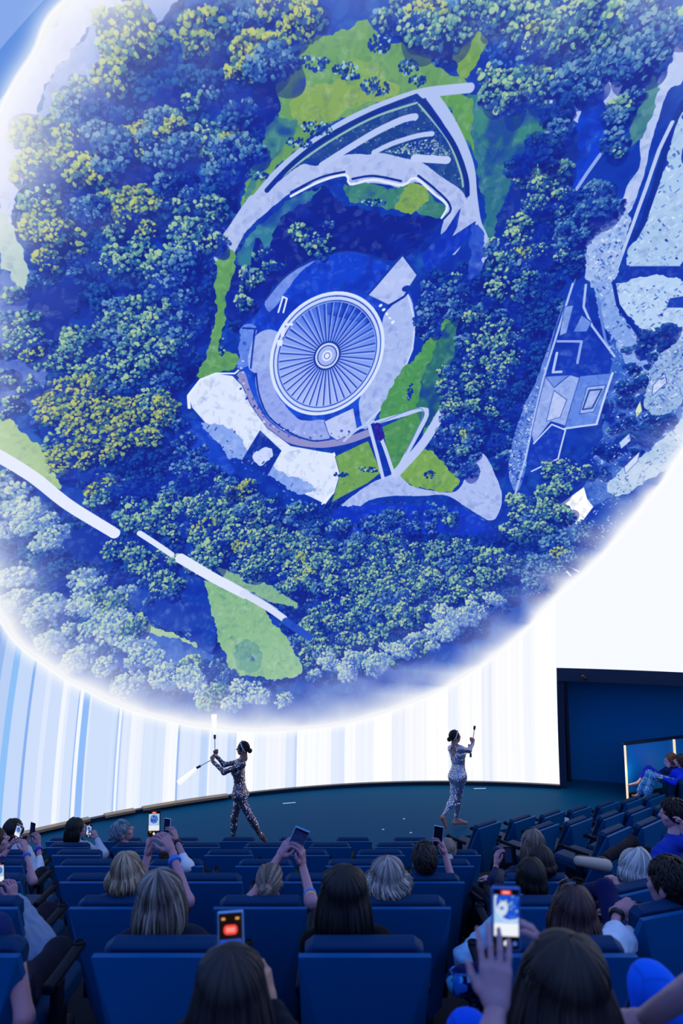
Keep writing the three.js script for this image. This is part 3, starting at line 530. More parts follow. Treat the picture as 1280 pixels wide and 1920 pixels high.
// marks lying on the stage
const tape = std(0xdfe6ee, 0.6);
for (const [p, q, w, label] of [[[-1.201, 0, -13.738],[-0.943, 0, -13.805],0.05,'white tape mark on the stage to the right of the striding dancer'],[[2.912, 0, -14.74],[3.187, 0, -14.759],0.05,'white tape mark at the back of the stage, right of the silver dancer'],[[1.125, 0, -11.594],[1.254, 0, -11.688],0.05,'white tape mark near the head of the short-haired man']]) {
  const m = mesh('tape_mark', rbox(Math.hypot(q[0] - p[0], q[2] - p[2]), 0.006, w, 0.002), tape); m.name = numbered('tape_mark'); m.position.set((p[0] + q[0]) / 2, 0.003, (p[2] + q[2]) / 2); m.rotation.y = -Math.atan2(q[2] - p[2], q[0] - p[0]); tag(m, label, 'tape mark'); scene.add(m);
}
[[[1.19, 0, -12.839],'white scrap on the stage nearest to the silver dancer'],[[0.758, 0, -12.288],'white scrap on the stage, leftmost of the three'],[[1.246, 0, -12.132],'white scrap on the stage just above the short-haired man']].forEach(([p, label]) => { const m = mesh('confetti', new THREE.CylinderGeometry(0.022, 0.024, 0.012, 7).translate(0, 0.006, 0), tape); m.name = numbered('confetti'); m.position.set(...p); m.position.y = 0; tag(m, label, 'confetti'); scene.add(m); });

// ---------- seats ----------
const satin = (c, r, s = .35) => new THREE.MeshPhysicalMaterial({ color: c, roughness: r, specularIntensity: s });
const shellMat = satin(lin(0.0005, 0.1, 0.29), 0.5, .25), padMat = satin(lin(0.0005, 0.036, 0.11), 0.55, .25), armMat = satin(lin(0.001, 0.006, 0.02), 0.6, .25);
const slope = (y) => -(0.92 - y) * 0.415;
const seatGeo = {
  back_shell: facets([[-.285, .92, 0], [.285, .92, 0], [-.045, .14, -.1], [.045, .14, -.1], [-.275, .12, -.42], [.275, .12, -.42], [-.285, .92, -.034], [.285, .92, -.034], [-.275, .12, -.455], [.275, .12, -.455]],
    [[0, 2, 3, 1], [0, 4, 2], [1, 3, 5], [4, 8, 9, 5, 3, 2], [0, 1, 7, 6], [0, 6, 8, 4], [1, 5, 9, 7], [6, 7, 9, 8]]),
  headrest: (() => { const s = new THREE.Shape([[-.245, -.05], [.245, -.05], [.245, .0], [.218, .022], [-.218, .022], [-.245, .0]].map((q) => new THREE.Vector2(...q))); return new THREE.ExtrudeGeometry(s, { depth: 0.03, bevelEnabled: true, bevelSize: 0.018, bevelThickness: 0.026, bevelSegments: 5 }).translate(0, 0, -0.015).rotateX(0.22).translate(0, 0.9, -0.115); })(),
  back_cushion: rbox(.5, .6, .1, .04).rotateX(0.393).translate(0, .62, slope(.62) - .1),
  seat_cushion: rbox(.52, .14, .5, .05, 0, .41, -.6),
  armrest: merge([rbox(.05, .045, .42, .016, 0, .62, -.5), rbox(.04, .4, .09, .012, 0, .4, -.42)]),
  pedestal: merge([rbox(.36, .32, .34, .03, 0, .18, -.55), rbox(.46, .03, .42, .01, 0, .015, -.55)]),
};
const proto = (() => {
  const g = new THREE.Group(); g.name = 'theatre_seat';
  mesh('back_shell', seatGeo.back_shell, shellMat, g); mesh('headrest', seatGeo.headrest, padMat, g); mesh('back_cushion', seatGeo.back_cushion, padMat, g); mesh('seat_cushion', seatGeo.seat_cushion, padMat, g);
  for (const s of [-1, 1]) { const a = mesh('armrest', seatGeo.armrest, armMat, g); a.position.x = s * 0.292; mesh('cup_holder', new THREE.TorusGeometry(0.026, 0.006, 8, 16).rotateX(Math.PI / 2).translate(0, 0.643, -0.67), armMat, a); }
  mesh('pedestal', seatGeo.pedestal, armMat, g);
  return g;
})();
let firstSeat = true;
function seat(x, y, z, turn, label, group) {
  const g = firstSeat ? proto : proto.clone(); firstSeat = false; g.name = numbered('theatre_seat'); g.position.set(x, y, z); g.rotation.y = turn; scene.add(g); return tag(g, label, 'theatre seat', group);
}
const ORD = ['first', 'second', 'third', 'fourth', 'fifth', 'sixth', 'seventh', 'eighth', 'ninth', 'tenth', 'eleventh'];
const ROWNAME = ['nearest', 'second', 'third', 'fourth', 'fifth', 'sixth', 'front'];
const ROWS = [[0.1, -2, 1], [0.386, -3, 1], [-0.19, -3, 2], [0.13, -4, 1], [-0.43, -4, 2], [-0.15, -5, 1], [0.18, -5, 1]];
const SITTERS = { '0,0': 'the woman with long black hair', '0,-1': 'the woman with streaked ash-blond hair', '0,-2': 'the person whose bare arm shows at the left edge', '0,1': 'the brunette with sunglasses', '1,0': 'the woman with wavy ash-grey hair', '1,-1': 'the woman with the updo', '1,-2': 'the blond woman filming', '1,-3': 'the person in the denim jacket', '1,1': 'the person in the pale blue shirt', '2,1': 'the short-haired man', '2,2': 'the dark-haired person behind the pale blue shirt', '3,-2': 'the person with the white cuffs', '3,-4': 'the woman in profile at the left edge', '4,2': 'the person with the white hair tie', '4,-4': 'the black-haired person in white', '5,-4': 'the black-haired woman in profile', '5,-3': 'the grey-haired man' };
ROWS.forEach(([x0, a, b], k) => { for (let i = a; i <= b; i++) { const x = x0 + 0.885 * i, who = SITTERS[k + ',' + i]; seat(x, rowY(k), rowZ(k), 0, who ? `navy theatre seat holding ${who}` : `empty navy theatre seat, ${ORD[i - a]} from the left, ${ROWNAME[k]} row of the middle block`, `seats of the ${ROWNAME[k]} row`); } });
// three seats of the row under the camera, mostly below the frame
[['the woman with the gold-rimmed phone', -0.3], ['the brunette with the bright phone', 0.58], ['the person in bright blue trousers', 1.46]].forEach(([who, x]) => seat(x, rowY(-1), rowZ(-1) + 0.2, 0, `navy theatre seat below the frame holding ${who}`, 'seats of the row under the camera'));
const BLOCK = [[6, 2.44, -11.02, 37, 'empty navy seat, first from the aisle, front row of the angled right block'],
  [6, 3.09, -11.29, 37, 'empty navy seat, second from the aisle, front row of the angled right block'],
  [6, 3.67, -11.52, 37, 'empty navy seat, third from the aisle, front row of the angled right block'],
  [6, 4.23, -11.77, 37, 'empty navy seat, fourth from the aisle, front row of the angled right block'],
  [6, 4.82, -12.02, 37, 'empty navy seat, fifth from the aisle, front row of the angled right block'],
  [6, 5.36, -12.23, 37, 'empty navy seat, sixth from the aisle, front row of the angled right block'],
  [6, 5.87, -12.44, 37, 'empty navy seat, seventh from the aisle, front row of the angled right block'],
  [5, 3.01, -9.82, 37, 'empty navy seat, first from the aisle, second row of the angled right block'],
  [5, 3.60, -10.06, 37, 'empty navy seat, second from the aisle, second row of the angled right block'],
  [5, 4.19, -10.31, 37, 'empty navy seat, third from the aisle, second row of the angled right block'],
  [5, 4.71, -10.53, 37, 'empty navy seat, fourth from the aisle, second row of the angled right block'],
  [5, 5.24, -10.73, 37, 'empty navy seat, fifth from the aisle, second row of the angled right block'],
  [4, 3.56, -8.62, 38, 'empty navy seat, first from the aisle, third row of the angled right block'],
  [4, 4.13, -8.90, 38, 'empty navy seat, second from the aisle, third row of the angled right block'],
  [3, 1.75, -6.45, 24, 'turned navy theatre seat holding the woman with straight light brown hair'],
  [3, 3.3, -6.6, 36, 'turned navy theatre seat holding the cross-legged person in blue'],
  [2, 2.38, -5.28, 22, 'turned navy theatre seat holding the woman with the silver-blond bob'],
  [1, 2.05, -4.13, 18, 'turned navy theatre seat holding the black-haired man in the white shirt']];
BLOCK.forEach(([k, x, z, deg, label]) => seat(x, rowY(k), z, deg * Math.PI / 180, label, 'seats of the angled right block'));
// ---------- bodies: blended capsules and ellipsoids meshed as one surface ----------
// capsule [a, b, ra, rb]; ellipsoid { c, r, q, cut }
function nets(prims, cell, k) {
  const lo = V(1e9, 1e9, 1e9), hi = V(-1e9, -1e9, -1e9), pad = V(1, 1, 1);
  for (const p of prims) {
    if (p.cut) continue;
    if (p.c) { const m = Math.max(...p.r); lo.min(p.c.clone().addScalar(-m)); hi.max(p.c.clone().addScalar(m)); }
    else { const m = Math.max(p[2], p[3]); for (const e of [p[0], p[1]]) { lo.min(e.clone().addScalar(-m)); hi.max(e.clone().addScalar(m)); } }
  }
  pad.setScalar(cell * 2.5 + k * 0.3); lo.sub(pad); hi.add(pad);
  const nx = Math.ceil((hi.x - lo.x) / cell) + 1, ny = Math.ceil((hi.y - lo.y) / cell) + 1, nz = Math.ceil((hi.z - lo.z) / cell) + 1, F = new Float32Array(nx * ny * nz).fill(1);
  const iq = new THREE.Quaternion(), t = V();
  for (const p of prims) {
    const m = (p.c ? Math.max(...p.r) : Math.max(p[2], p[3])) + k + cell * 2, A = p.c ?? p[0], B = p.c ?? p[1];
    const i0 = Math.max(0, Math.floor((Math.min(A.x, B.x) - m - lo.x) / cell)), i1 = Math.min(nx - 1, Math.ceil((Math.max(A.x, B.x) + m - lo.x) / cell));
    const j0 = Math.max(0, Math.floor((Math.min(A.y, B.y) - m - lo.y) / cell)), j1 = Math.min(ny - 1, Math.ceil((Math.max(A.y, B.y) + m - lo.y) / cell));
    const l0 = Math.max(0, Math.floor((Math.min(A.z, B.z) - m - lo.z) / cell)), l1 = Math.min(nz - 1, Math.ceil((Math.max(A.z, B.z) + m - lo.z) / cell));
    if (p.c && p.q) iq.copy(p.q).invert();
    const dx = B.x - A.x, dy = B.y - A.y, dz = B.z - A.z, dd = dx * dx + dy * dy + dz * dz + 1e-12, kk = p.k ?? k;
    for (let l = l0; l <= l1; l++) for (let j = j0; j <= j1; j++) for (let i = i0; i <= i1; i++) {
      const x = lo.x + i * cell - A.x, y = lo.y + j * cell - A.y, z = lo.z + l * cell - A.z; let d;
      if (p.c) {
        t.set(x, y, z); if (p.q) t.applyQuaternion(iq);
        const ax = t.x / p.r[0], ay = t.y / p.r[1], az = t.z / p.r[2], k0 = Math.sqrt(ax * ax + ay * ay + az * az), k1 = Math.sqrt((ax / p.r[0]) ** 2 + (ay / p.r[1]) ** 2 + (az / p.r[2]) ** 2);
        d = k1 < 1e-6 ? -Math.min(...p.r) : k0 * (k0 - 1) / k1;
      } else { const s = Math.min(1, Math.max(0, (x * dx + y * dy + z * dz) / dd)); d = Math.hypot(x - dx * s, y - dy * s, z - dz * s) - (p[2] + (p[3] - p[2]) * s); }
      const o = (l * ny + j) * nx + i, f = F[o];
      if (p.cut) { const h = Math.max(kk - Math.abs(-d - f), 0) / (kk + 1e-9); F[o] = Math.max(f, -d) + h * h * kk * 0.25; }
      else { const h = Math.max(kk - Math.abs(d - f), 0) / (kk + 1e-9); F[o] = Math.min(f, d) - h * h * kk * 0.25; }
    }
  }
  const id = new Int32Array(nx * ny * nz).fill(-1), pos = [], idx = [], st = [1, nx, nx * ny];
  for (let l = 0; l < nz - 1; l++) for (let j = 0; j < ny - 1; j++) for (let i = 0; i < nx - 1; i++) {
    const o = (l * ny + j) * nx + i; let mask = 0;
    for (let c = 0; c < 8; c++) if (F[o + (c & 1) + ((c >> 1) & 1) * nx + (c >> 2) * nx * ny] < 0) mask |= 1 << c;
    if (mask === 0 || mask === 255) continue;
    let sx = 0, sy = 0, sz = 0, n = 0;
    for (let c = 0; c < 8; c++) for (const b of [1, 2, 4]) { if (c & b) continue; const e = c | b, fa = F[o + (c & 1) + ((c >> 1) & 1) * nx + (c >> 2) * nx * ny], fb = F[o + (e & 1) + ((e >> 1) & 1) * nx + (e >> 2) * nx * ny]; if ((fa < 0) === (fb < 0)) continue; const s = fa / (fa - fb); sx += (c & 1) + (b === 1 ? s : 0); sy += ((c >> 1) & 1) + (b === 2 ? s : 0); sz += (c >> 2) + (b === 4 ? s : 0); n++; }
    id[o] = pos.length / 3; pos.push(lo.x + (i + sx / n) * cell, lo.y + (j + sy / n) * cell, lo.z + (l + sz / n) * cell);
  }
  for (let l = 1; l < nz - 1; l++) for (let j = 1; j < ny - 1; j++) for (let i = 1; i < nx - 1; i++) {
    const o = (l * ny + j) * nx + i, in0 = F[o] < 0;
    for (let a = 0; a < 3; a++) { if (in0 === F[o + st[a]] < 0) continue; const u = st[(a + 1) % 3], v = st[(a + 2) % 3], A = id[o], B = id[o - u], C = id[o - u - v], D = id[o - v]; if (A < 0 || B < 0 || C < 0 || D < 0) continue; if (in0) idx.push(A, B, C, A, C, D); else idx.push(A, C, B, A, D, C); }
  }
  const g = new THREE.BufferGeometry(); g.setAttribute('position', new THREE.Float32BufferAttribute(pos, 3)); g.setIndex(idx); g.computeVertexNormals(); return g;
}
const mix3 = (a, b, t) => a.clone().lerp(b, t);
const HEADQ = (look) => new THREE.Quaternion().setFromEuler(new THREE.Euler((look[1] ?? 0) * Math.PI / 180, -(look[0] ?? 0) * Math.PI / 180, (look[2] ?? 0) * Math.PI / 180, 'YXZ'));
function headPrims(c, q, s, face) {
  const P = (x, y, z) => V(x, y, z).multiplyScalar(s).applyQuaternion(q).add(c), E = (x, y, z, a, b, d, cut, k) => ({ c: P(x, y, z), r: [a * s, b * s, d * s], q, cut, k });
  const list = [E(0, .03, .012, .074, .092, .094), E(0, -.035, -.028, .06, .075, .062), E(0, -.082, -.05, .026, .02, .024), [P(0, -.05, .03), P(0, -.16, .045), .05 * s, .054 * s]];
  for (const m of [-1, 1]) list.push(E(m * .076, -.008, .02, .01, .031, .019, 0, .008), [P(m * .015, .022, -.08), P(m * .045, .022, -.068), .011 * s, .01 * s], E(m * .045, -.022, -.055, .026, .022, .022));
  if (face) { list.push(Object.assign([P(0, .012, -.082), P(0, -.02, -.104), .009 * s, .013 * s], { k: .012 })); for (const m of [-1, 1]) list.push(E(m * .03, .006, -.092, .017, .011, .014, 1, .012), E(m * .03, .005, -.078, .013, .012, .012, 0, .004), E(m * .011, -.026, -.093, .009, .008, .01, 0, .008)); list.push(E(0, -.048, -.083, .023, .006, .011, 0, .008), E(0, -.058, -.081, .02, .007, .011, 0, .008)); }
  else list.push([P(0, .01, -.084), P(0, -.022, -.1), .01 * s, .014 * s]);
  return list;
}
// a hand: wrist at w, fingers along d, palm facing n; side = 1 thumb on d x n side
function handPrims(w, d, n, side, o = {}) {
  const D = d.clone().normalize(), N = n.clone().addScaledVector(D, -n.dot(D)).normalize(), T = V().crossVectors(D, N).multiplyScalar(side), s = o.s ?? 1;
  const P = (t, l, h) => w.clone().addScaledVector(T, t * s).addScaledVector(D, l * s).addScaledVector(N, h * s), out = [];
  const curl = o.curl ?? [25, 35, 25], spread = o.spread ?? 1, len = [[.044, .026, .021], [.048, .03, .022], [.045, .028, .021], [.035, .021, .018]];
  const xs = [.031, .0105, -.0105, -.03];
  for (let f = 0; f < 4; f++) {
    out.push([P(xs[f] * .62, .012, 0), P(xs[f], .088 - Math.abs(f - 1) * .004, .002), .016 * s, .0125 * s]);
    let a = 0, t = xs[f], l = .088 - Math.abs(f - 1) * .004, h = .002; const sp = (xs[f] / .03) * .16 * spread, cu = o.each?.[f] ?? curl;
    for (let j = 0; j < 3; j++) { a += cu[j] * Math.PI / 180; const L = len[f][j], t2 = t + Math.sin(sp) * L * Math.cos(a), l2 = l + Math.cos(a) * L, h2 = h + Math.sin(a) * L; out.push(Object.assign([P(t, l, h), P(t2, l2, h2), (.0095 - j * .0011) * s, (.0086 - j * .0011) * s], { k: .005 * s })); t = t2; l = l2; h = h2; }
  }
  const th = o.thumb ?? [[.05, .045, .012], [.068, .078, .02], [.07, .105, .024]];
  out.push([P(.012, .014, .004), P(...th[0]), .018 * s, .013 * s], Object.assign([P(...th[0]), P(...th[1]), .0118 * s, .0105 * s], { k: .008 * s }), Object.assign([P(...th[1]), P(...th[2]), .0102 * s, .0085 * s], { k: .005 * s }), [P(0, -.03, 0), P(0, .02, 0), .024 * s, .024 * s]);
  return out;
}
const skinMat = (c) => std(c, 0.5);
const grain = (() => { const n = 128, d = new Uint8Array(n * n * 4); for (let i = 0; i < n * n; i++) { const v = 120 + 135 * rnd(); d.set([v, v, v, 255], i * 4); } const t = new THREE.DataTexture(d, n, n); t.wrapS = t.wrapT = THREE.RepeatWrapping; t.magFilter = THREE.LinearFilter; t.needsUpdate = true; return t; })();
function boxUV(g, s = 1) { const p = g.attributes.position, n = g.attributes.normal, uv = new Float32Array(p.count * 2); for (let i = 0; i < p.count; i++) { const ax = Math.abs(n.getX(i)), ay = Math.abs(n.getY(i)), az = Math.abs(n.getZ(i)); uv[i * 2] = (ax > ay && ax > az ? p.getZ(i) : p.getX(i)) * s; uv[i * 2 + 1] = (ay > ax && ay > az ? p.getZ(i) : p.getY(i)) * s; } g.setAttribute('uv', new THREE.BufferAttribute(uv, 2)); return g; }
function wrinkle(g, amp, f) {                            // soft folds of cloth
  const p = g.attributes.position, n = g.attributes.normal;
  for (let i = 0; i < p.count; i++) { const x = p.getX(i), y = p.getY(i), z = p.getZ(i), w = amp * (Math.sin(f * (x * 1.3 + y * 2.1 + z * .7) + 2 * Math.sin(f * .31 * (y - z))) * .6 + Math.sin(f * 1.9 * (z * 1.2 - x * .8 + y * .5)) * .4); p.setXYZ(i, x + n.getX(i) * w, y + n.getY(i) * w, z + n.getZ(i) * w); }
  g.computeVertexNormals(); return g;
}
function cloth(c, o = {}) { return new THREE.MeshPhysicalMaterial({ color: c, roughness: 0.85, specularIntensity: 0.3, bumpMap: grain, bumpScale: 0.001, ...o }); }
// ---------- hair built of locks ----------
const hairMat = new THREE.MeshStandardMaterial({ color: 0xffffff, roughness: 0.55, vertexColors: true });
function paintLock(g, c) { const n = g.attributes.position.count, a = new Float32Array(n * 3); for (let i = 0; i < n; i++) { a[i * 3] = c.r; a[i * 3 + 1] = c.g; a[i * 3 + 2] = c.b; } g.setAttribute('color', new THREE.BufferAttribute(a, 3)); return g; }
function hair(parent, c, q, s, o) {                      // o: style, len, cols, n
  const list = [], cols = o.cols.map((h) => new THREE.Color(h)), pick = () => { const a = cols[Math.floor(rnd() * cols.length)].clone(), b = cols[Math.floor(rnd() * cols.length)]; return a.lerp(b, rnd() * 0.5).multiplyScalar(rr(0.8, 1.15)); };
  const RX = .083 * s * (o.w ?? 1), RY = .106 * s, RZ = .104 * s, P = (x, y, z) => V(x, y, z).applyQuaternion(q).add(c), cy = .026 * s, cz = .014 * s;
  const on = (az, el, k = 1) => [Math.sin(az) * Math.cos(el) * RX * k, cy + Math.sin(el) * RY * k, cz + Math.cos(az) * Math.cos(el) * RZ * k];  // az 0 is the back of the head
  const capCut = [{ c: P(0, -.03 * s, -.125 * s), r: [.075 * s, .085 * s, .075 * s], q, cut: 1, k: .01 }];
  if (o.style === 'short') capCut.push({ c: P(0, -.135 * s, -.0 * s), r: [.12 * s, .085 * s, .14 * s], q, cut: 1, k: .01 });
  else if (o.style === 'bun') capCut.push({ c: P(0, -.13 * s, -.0 * s), r: [.12 * s, .09 * s, .14 * s], q, cut: 1, k: .01 });
  list.push(paintLock(nets([{ c: P(0, cy, cz), r: [RX * .97, RY * .97, RZ * .97], q }, ...capCut], .007, .01), cols[0].clone().multiplyScalar(.8)));
  const face = o.face ?? 2.05, down = V(0, -1, 0);
  if (o.style === 'long') {
    const L = o.len * s, n = o.n ?? 190, part = (o.part ?? 0) * s;
    for (let i = 0; i < n; i++) {
      const az = rr(-face, face), pts = [], k = rr(.99, 1.06), a0 = az * rr(.55, 1), wob = rr(-.02, .02) * s, out = rr(0, .018) * s, cut = L * rr(.86, 1.04), wave = (o.wave ?? 0) * s, ph = rr(0, 6), lift = rr(.95, 1.06);
      for (let j = 0; j <= 7; j++) { const t = j / 7, el = (1.5 - 1.52 * t), A = a0 + (az - a0) * t; const v = on(A, el, k); v[0] += part * (1 - t); pts.push(P(...v)); }
      const e = pts[pts.length - 1].clone(), side = V(Math.sin(az), 0, Math.cos(az)).applyQuaternion(q).setY(0).normalize();
      const m = 8; for (let j = 1; j <= m; j++) { const t = j / m, p = e.clone().addScaledVector(down, cut * t).addScaledVector(side, (out + (o.flare ?? .01) * s) * Math.sin(t * 2.2) * lift - (o.taper ?? .02) * s * t * t); p.addScaledVector(V(side.z, 0, -side.x), wob * t + wave * Math.sin(t * 7 + ph)); p.addScaledVector(side, wave * Math.cos(t * 7 + ph)); if (Math.abs(az) > 1.2 && o.forward) p.addScaledVector(V(0, 0, -1).applyQuaternion(q), .02 * t); pts.push(p); }
      list.push(paintLock(tube(pts, rr(.006, .01) * s, .0035 * s, 5, .6), pick()));
    }
    // filling behind the outer locks
    const e = P(0, cy - .03 * s, cz + .035 * s), f = e.clone().addScaledVector(down, L * .8); list.push(paintLock(nets([{ c: mix3(e, f, .5), r: [RX * .86, L * .5 + .03, RZ * .62] }], .012, .01), cols[0].clone().multiplyScalar(.7)));
  } else if (o.style === 'bun') {
    const B = P(...(o.bun ?? [0, .02 * s, .125 * s])), br = (o.br ?? .042) * s;
    for (let i = 0; i < 130; i++) { const az = rr(-2.6, 2.6), e0 = rr(.15, 1.1) * (Math.abs(az) < 1.4 ? rr(-.6, .6) : 1), pts = [], a = V(...on(az, e0, 1.0)), b = V(0, .02 * s, .115 * s); if (o.bun) b.set(...o.bun); for (let j = 0; j <= 7; j++) { const t = j / 7, p = a.clone().lerp(b, t), dir = p.clone().sub(V(0, cy, cz)); const nrm = Math.sqrt((dir.x / RX) ** 2 + (dir.y / RY) ** 2 + (dir.z / RZ) ** 2); if (nrm < 1.02) dir.multiplyScalar(1.02 / nrm); pts.push(P(dir.x, dir.y + cy, dir.z + cz)); } list.push(paintLock(tube(pts, .007 * s, .0045 * s, 5, .6), pick())); }
    for (let i = 0; i < 16; i++) { const ax = V(rr(-1, 1), rr(-1, 1), rr(-.4, .4)).normalize(), u = V(0, 0, 1).cross(ax).normalize(), w = ax.clone().cross(u), pts = []; for (let j = 0; j <= 12; j++) { const t = j / 12 * 6.6; pts.push(B.clone().addScaledVector(u, Math.cos(t) * br * .72).addScaledVector(w, Math.sin(t) * br * .72).addScaledVector(ax, rr(-.3, .3) * br)); } list.push(paintLock(tube(pts, .013 * s, .009 * s, 6), pick())); }
    list.push(paintLock(new THREE.IcosahedronGeometry(br * .8, 2).translate(B.x, B.y, B.z), cols[0].clone().multiplyScalar(.7)));
  } else {
    const n = o.n ?? 420, tuft = o.tuft ?? 1;               // short hair lying along the head, swept down and slightly aside
    for (let i = 0; i < n; i++) { const az = rr(-2.9, 2.9), el = Math.asin(rr(-.45, 1)); if (Math.abs(az) > 1.9 && el < .35) continue; if (Math.abs(az) > 1.2 && el < -.02 && rnd() < .8) continue; const dA = rr(-.12, .22), dE = rr(.25, .5) * tuft, pts = [0, .33, .67, 1].map((t) => P(...on(az + dA * t, el - dE * t, .985 + (.045 + .03 * rnd()) * Math.sin(t * 2.4) * tuft))); list.push(paintLock(tube(pts, .0075 * s, .003 * s, 5, .6), pick())); }
  }
  const geo = mergeGeometries(list.map((g) => { const h = g.index ? g.toNonIndexed() : g; if (h.attributes.uv) h.deleteAttribute('uv'); return h; }));
  return mesh('hair', geo, hairMat, parent);
}
// ---------- a person ----------
function person(o) {
  const g = base('person', o.at[0], o.at[1], o.at[2], (o.turn ?? 0) * Math.PI / 180); g.updateMatrixWorld(true);
  const iq = g.quaternion.clone().invert(), W = (a) => g.worldToLocal(V(...a)), DV = (a) => V(...a).applyQuaternion(iq);
  const s = o.hs ?? 1, head = W(o.head), q = HEADQ(o.look ?? [0, 0]), skin = skinMat(o.skin ?? '#b58a78'), y0 = o.hip ? 0 : 0;
  const hip = o.hip ? W(o.hip) : V(0, .5, -.42), neck = head.clone().add(V(0, -.15 * s, .03).applyQuaternion(new THREE.Quaternion().slerp(q, .35))), b = o.build ?? 1;
  const up = neck.clone().sub(hip).normalize(), right = V(Math.cos((o.twist ?? 0) * Math.PI / 180), 0, Math.sin((o.twist ?? 0) * Math.PI / 180)), at = (t) => mix3(hip, neck, t), sh = at(o.sh ?? .82);
  const bodyP = [], shirtP = [], legP = [], hands = [], cap = (a, c, r1, r2) => [a, c, r1, r2 ?? r1];
  const X = (v, d) => v.clone().addScaledVector(right, d);
  const torso = (i) => [cap(X(at(.02), -.07 * b), X(at(.02), .07 * b), .115 * b + i), cap(X(at(.38), -.05 * b), X(at(.38), .05 * b), .1 * b + i), cap(X(at(.66), -.075 * b), X(at(.66), .075 * b), .105 * b + i), cap(X(sh, -.13 * b), X(sh, .13 * b), .062 * b + i)];
  bodyP.push(...torso(-.012), cap(at(.86), mix3(neck, head, .35), .056 * s, .05 * s)); shirtP.push(...torso(.008), cap(at(.88), at(.98), .07 * s, .06 * s));
  const arm = (side, a) => {
    const fat = a?.fat ?? 1, S = a?.s ? W(a.s) : X(sh, side * .172 * b).add(V(0, -.015, 0)), E = a ? W(a.e) : V(side * .23, .58, -.5), Wr = a ? W(a.w) : V(side * .09, .62, -.66);
    bodyP.push(cap(S, E, .046 * b, .037), cap(E, Wr, .037, .026));
    const sl = a?.sleeve ?? o.sleeve ?? .5;
    if (sl > 0) shirtP.push(cap(S, mix3(S, E, Math.min(1, sl * 2)), .056 * b * fat, .05 * fat)); if (sl > .5) shirtP.push(cap(E, mix3(E, Wr, (sl - .5) * 2), .05 * fat, .038 * fat));
    const d = a?.d ? DV(a.d) : V(-side * .5, 0, -1), n = a?.n ? DV(a.n) : V(0, -1, 0);
    if (a?.hand !== 0) hands.push(nets(handPrims(Wr, d, n, a?.thumbSide ?? side, a?.h ?? {}), .0042, .012));
    if (a?.band) for (const [t, c, r, wd] of a.band) { const p = mix3(E, Wr, t), m = mesh('wristband', new THREE.TorusGeometry((r ?? .031), wd ?? .008, 8, 20), std(c, .4), g); m.position.copy(p); m.quaternion.setFromUnitVectors(V(0, 0, 1), Wr.clone().sub(E).normalize()); m.scale.set(1, 1, 1.6); }
  };
  arm(-1, o.L); arm(1, o.R);
  const lg = o.legs ?? {}; const shoes = [];
  for (const side of [-1, 1]) {
    const k = side < 0 ? lg.l : lg.r, H = X(hip, side * .09), K = k ? W(k[0]) : V(side * .12, .52, -.82), A = k ? W(k[1]) : V(side * .12, .1, -.86), T = k && k[2] ? W(k[2]) : A.clone().add(V(0, -.05, -.16));
    bodyP.push(cap(H, K, .07, .045), cap(K, A, .045, .03));
    legP.push(cap(H, K, .088, .064), cap(K, mix3(K, A, lg.short ?? .96), .062, (lg.short ?? 1) < .9 ? .075 : .05));
    if (lg.bare) { bodyP.push(cap(A, T, .032, .022)); } else { const heel = A.clone().addScaledVector(T.clone().sub(A).setY(0).normalize(), -.05).add(V(0, -.04, 0)); shoes.push([cap(heel, T, .04, .036), cap(A, heel, .036, .038)]); }
  }
  const geo = merge([nets(bodyP, .016, .03), nets(headPrims(head, q, s, o.face), o.face ? .0045 : .007, .014), ...hands]);
  mesh('body', geo, skin, g);
  legP.push(...torso(.004).slice(0, 1));
  mesh('trousers', wrinkle(boxUV(nets(legP, .016, .05), 6), .0016, 22), o.legMat ?? cloth(lg.c ?? '#14182a'), g);
  mesh('shirt', wrinkle(boxUV(nets(shirtP, .014, .05), o.uvs ?? 6), o.fold ?? .0045, o.foldF ?? 30), o.shirtMat ?? cloth(o.shirt ?? '#1a2036'), g);
  for (const p of shoes) mesh('shoe', nets(p, .012, .03), std(o.shoe ?? '#10131c', .6), g);
  if (o.hair) hair(g, head, q, s, o.hair);
  if (o.face) {
    const P = (x, y, z) => V(x, y, z).multiplyScalar(s).applyQuaternion(q).add(head);
    for (const m of [-1, 1]) { const e = mesh('eye', new THREE.SphereGeometry(.0085 * s, 12, 8), std('#e8e4e4', .2), g); e.position.copy(P(m * .03, .005, -.0865)); mesh('iris', new THREE.SphereGeometry(.0048 * s, 10, 6).translate(0, 0, -.0055 * s), std('#20140e', .2), e); e.quaternion.copy(q); const w = mesh('eyebrow', tube([P(m * .014, .028, -.094), P(m * .03, .034, -.092), P(m * .046, .028, -.081)], .0035 * s, .002 * s, 5), std('#2a1a14', .8), g); }
    mesh('lips', nets([[P(-.018, -.051, -.086), P(0, -.0495, -.094), .003 * s, .005 * s], [P(0, -.0495, -.094), P(.018, -.051, -.086), .005 * s, .003 * s], [P(-.015, -.054, -.086), P(.015, -.054, -.086), .0045 * s, .0045 * s]], .002, .004), std('#8e3f48', .4), g);
  }
  tag(g, o.label, 'person'); g.userData.headQ = undefined;
  return { g, head, q, s, W, DV };
}
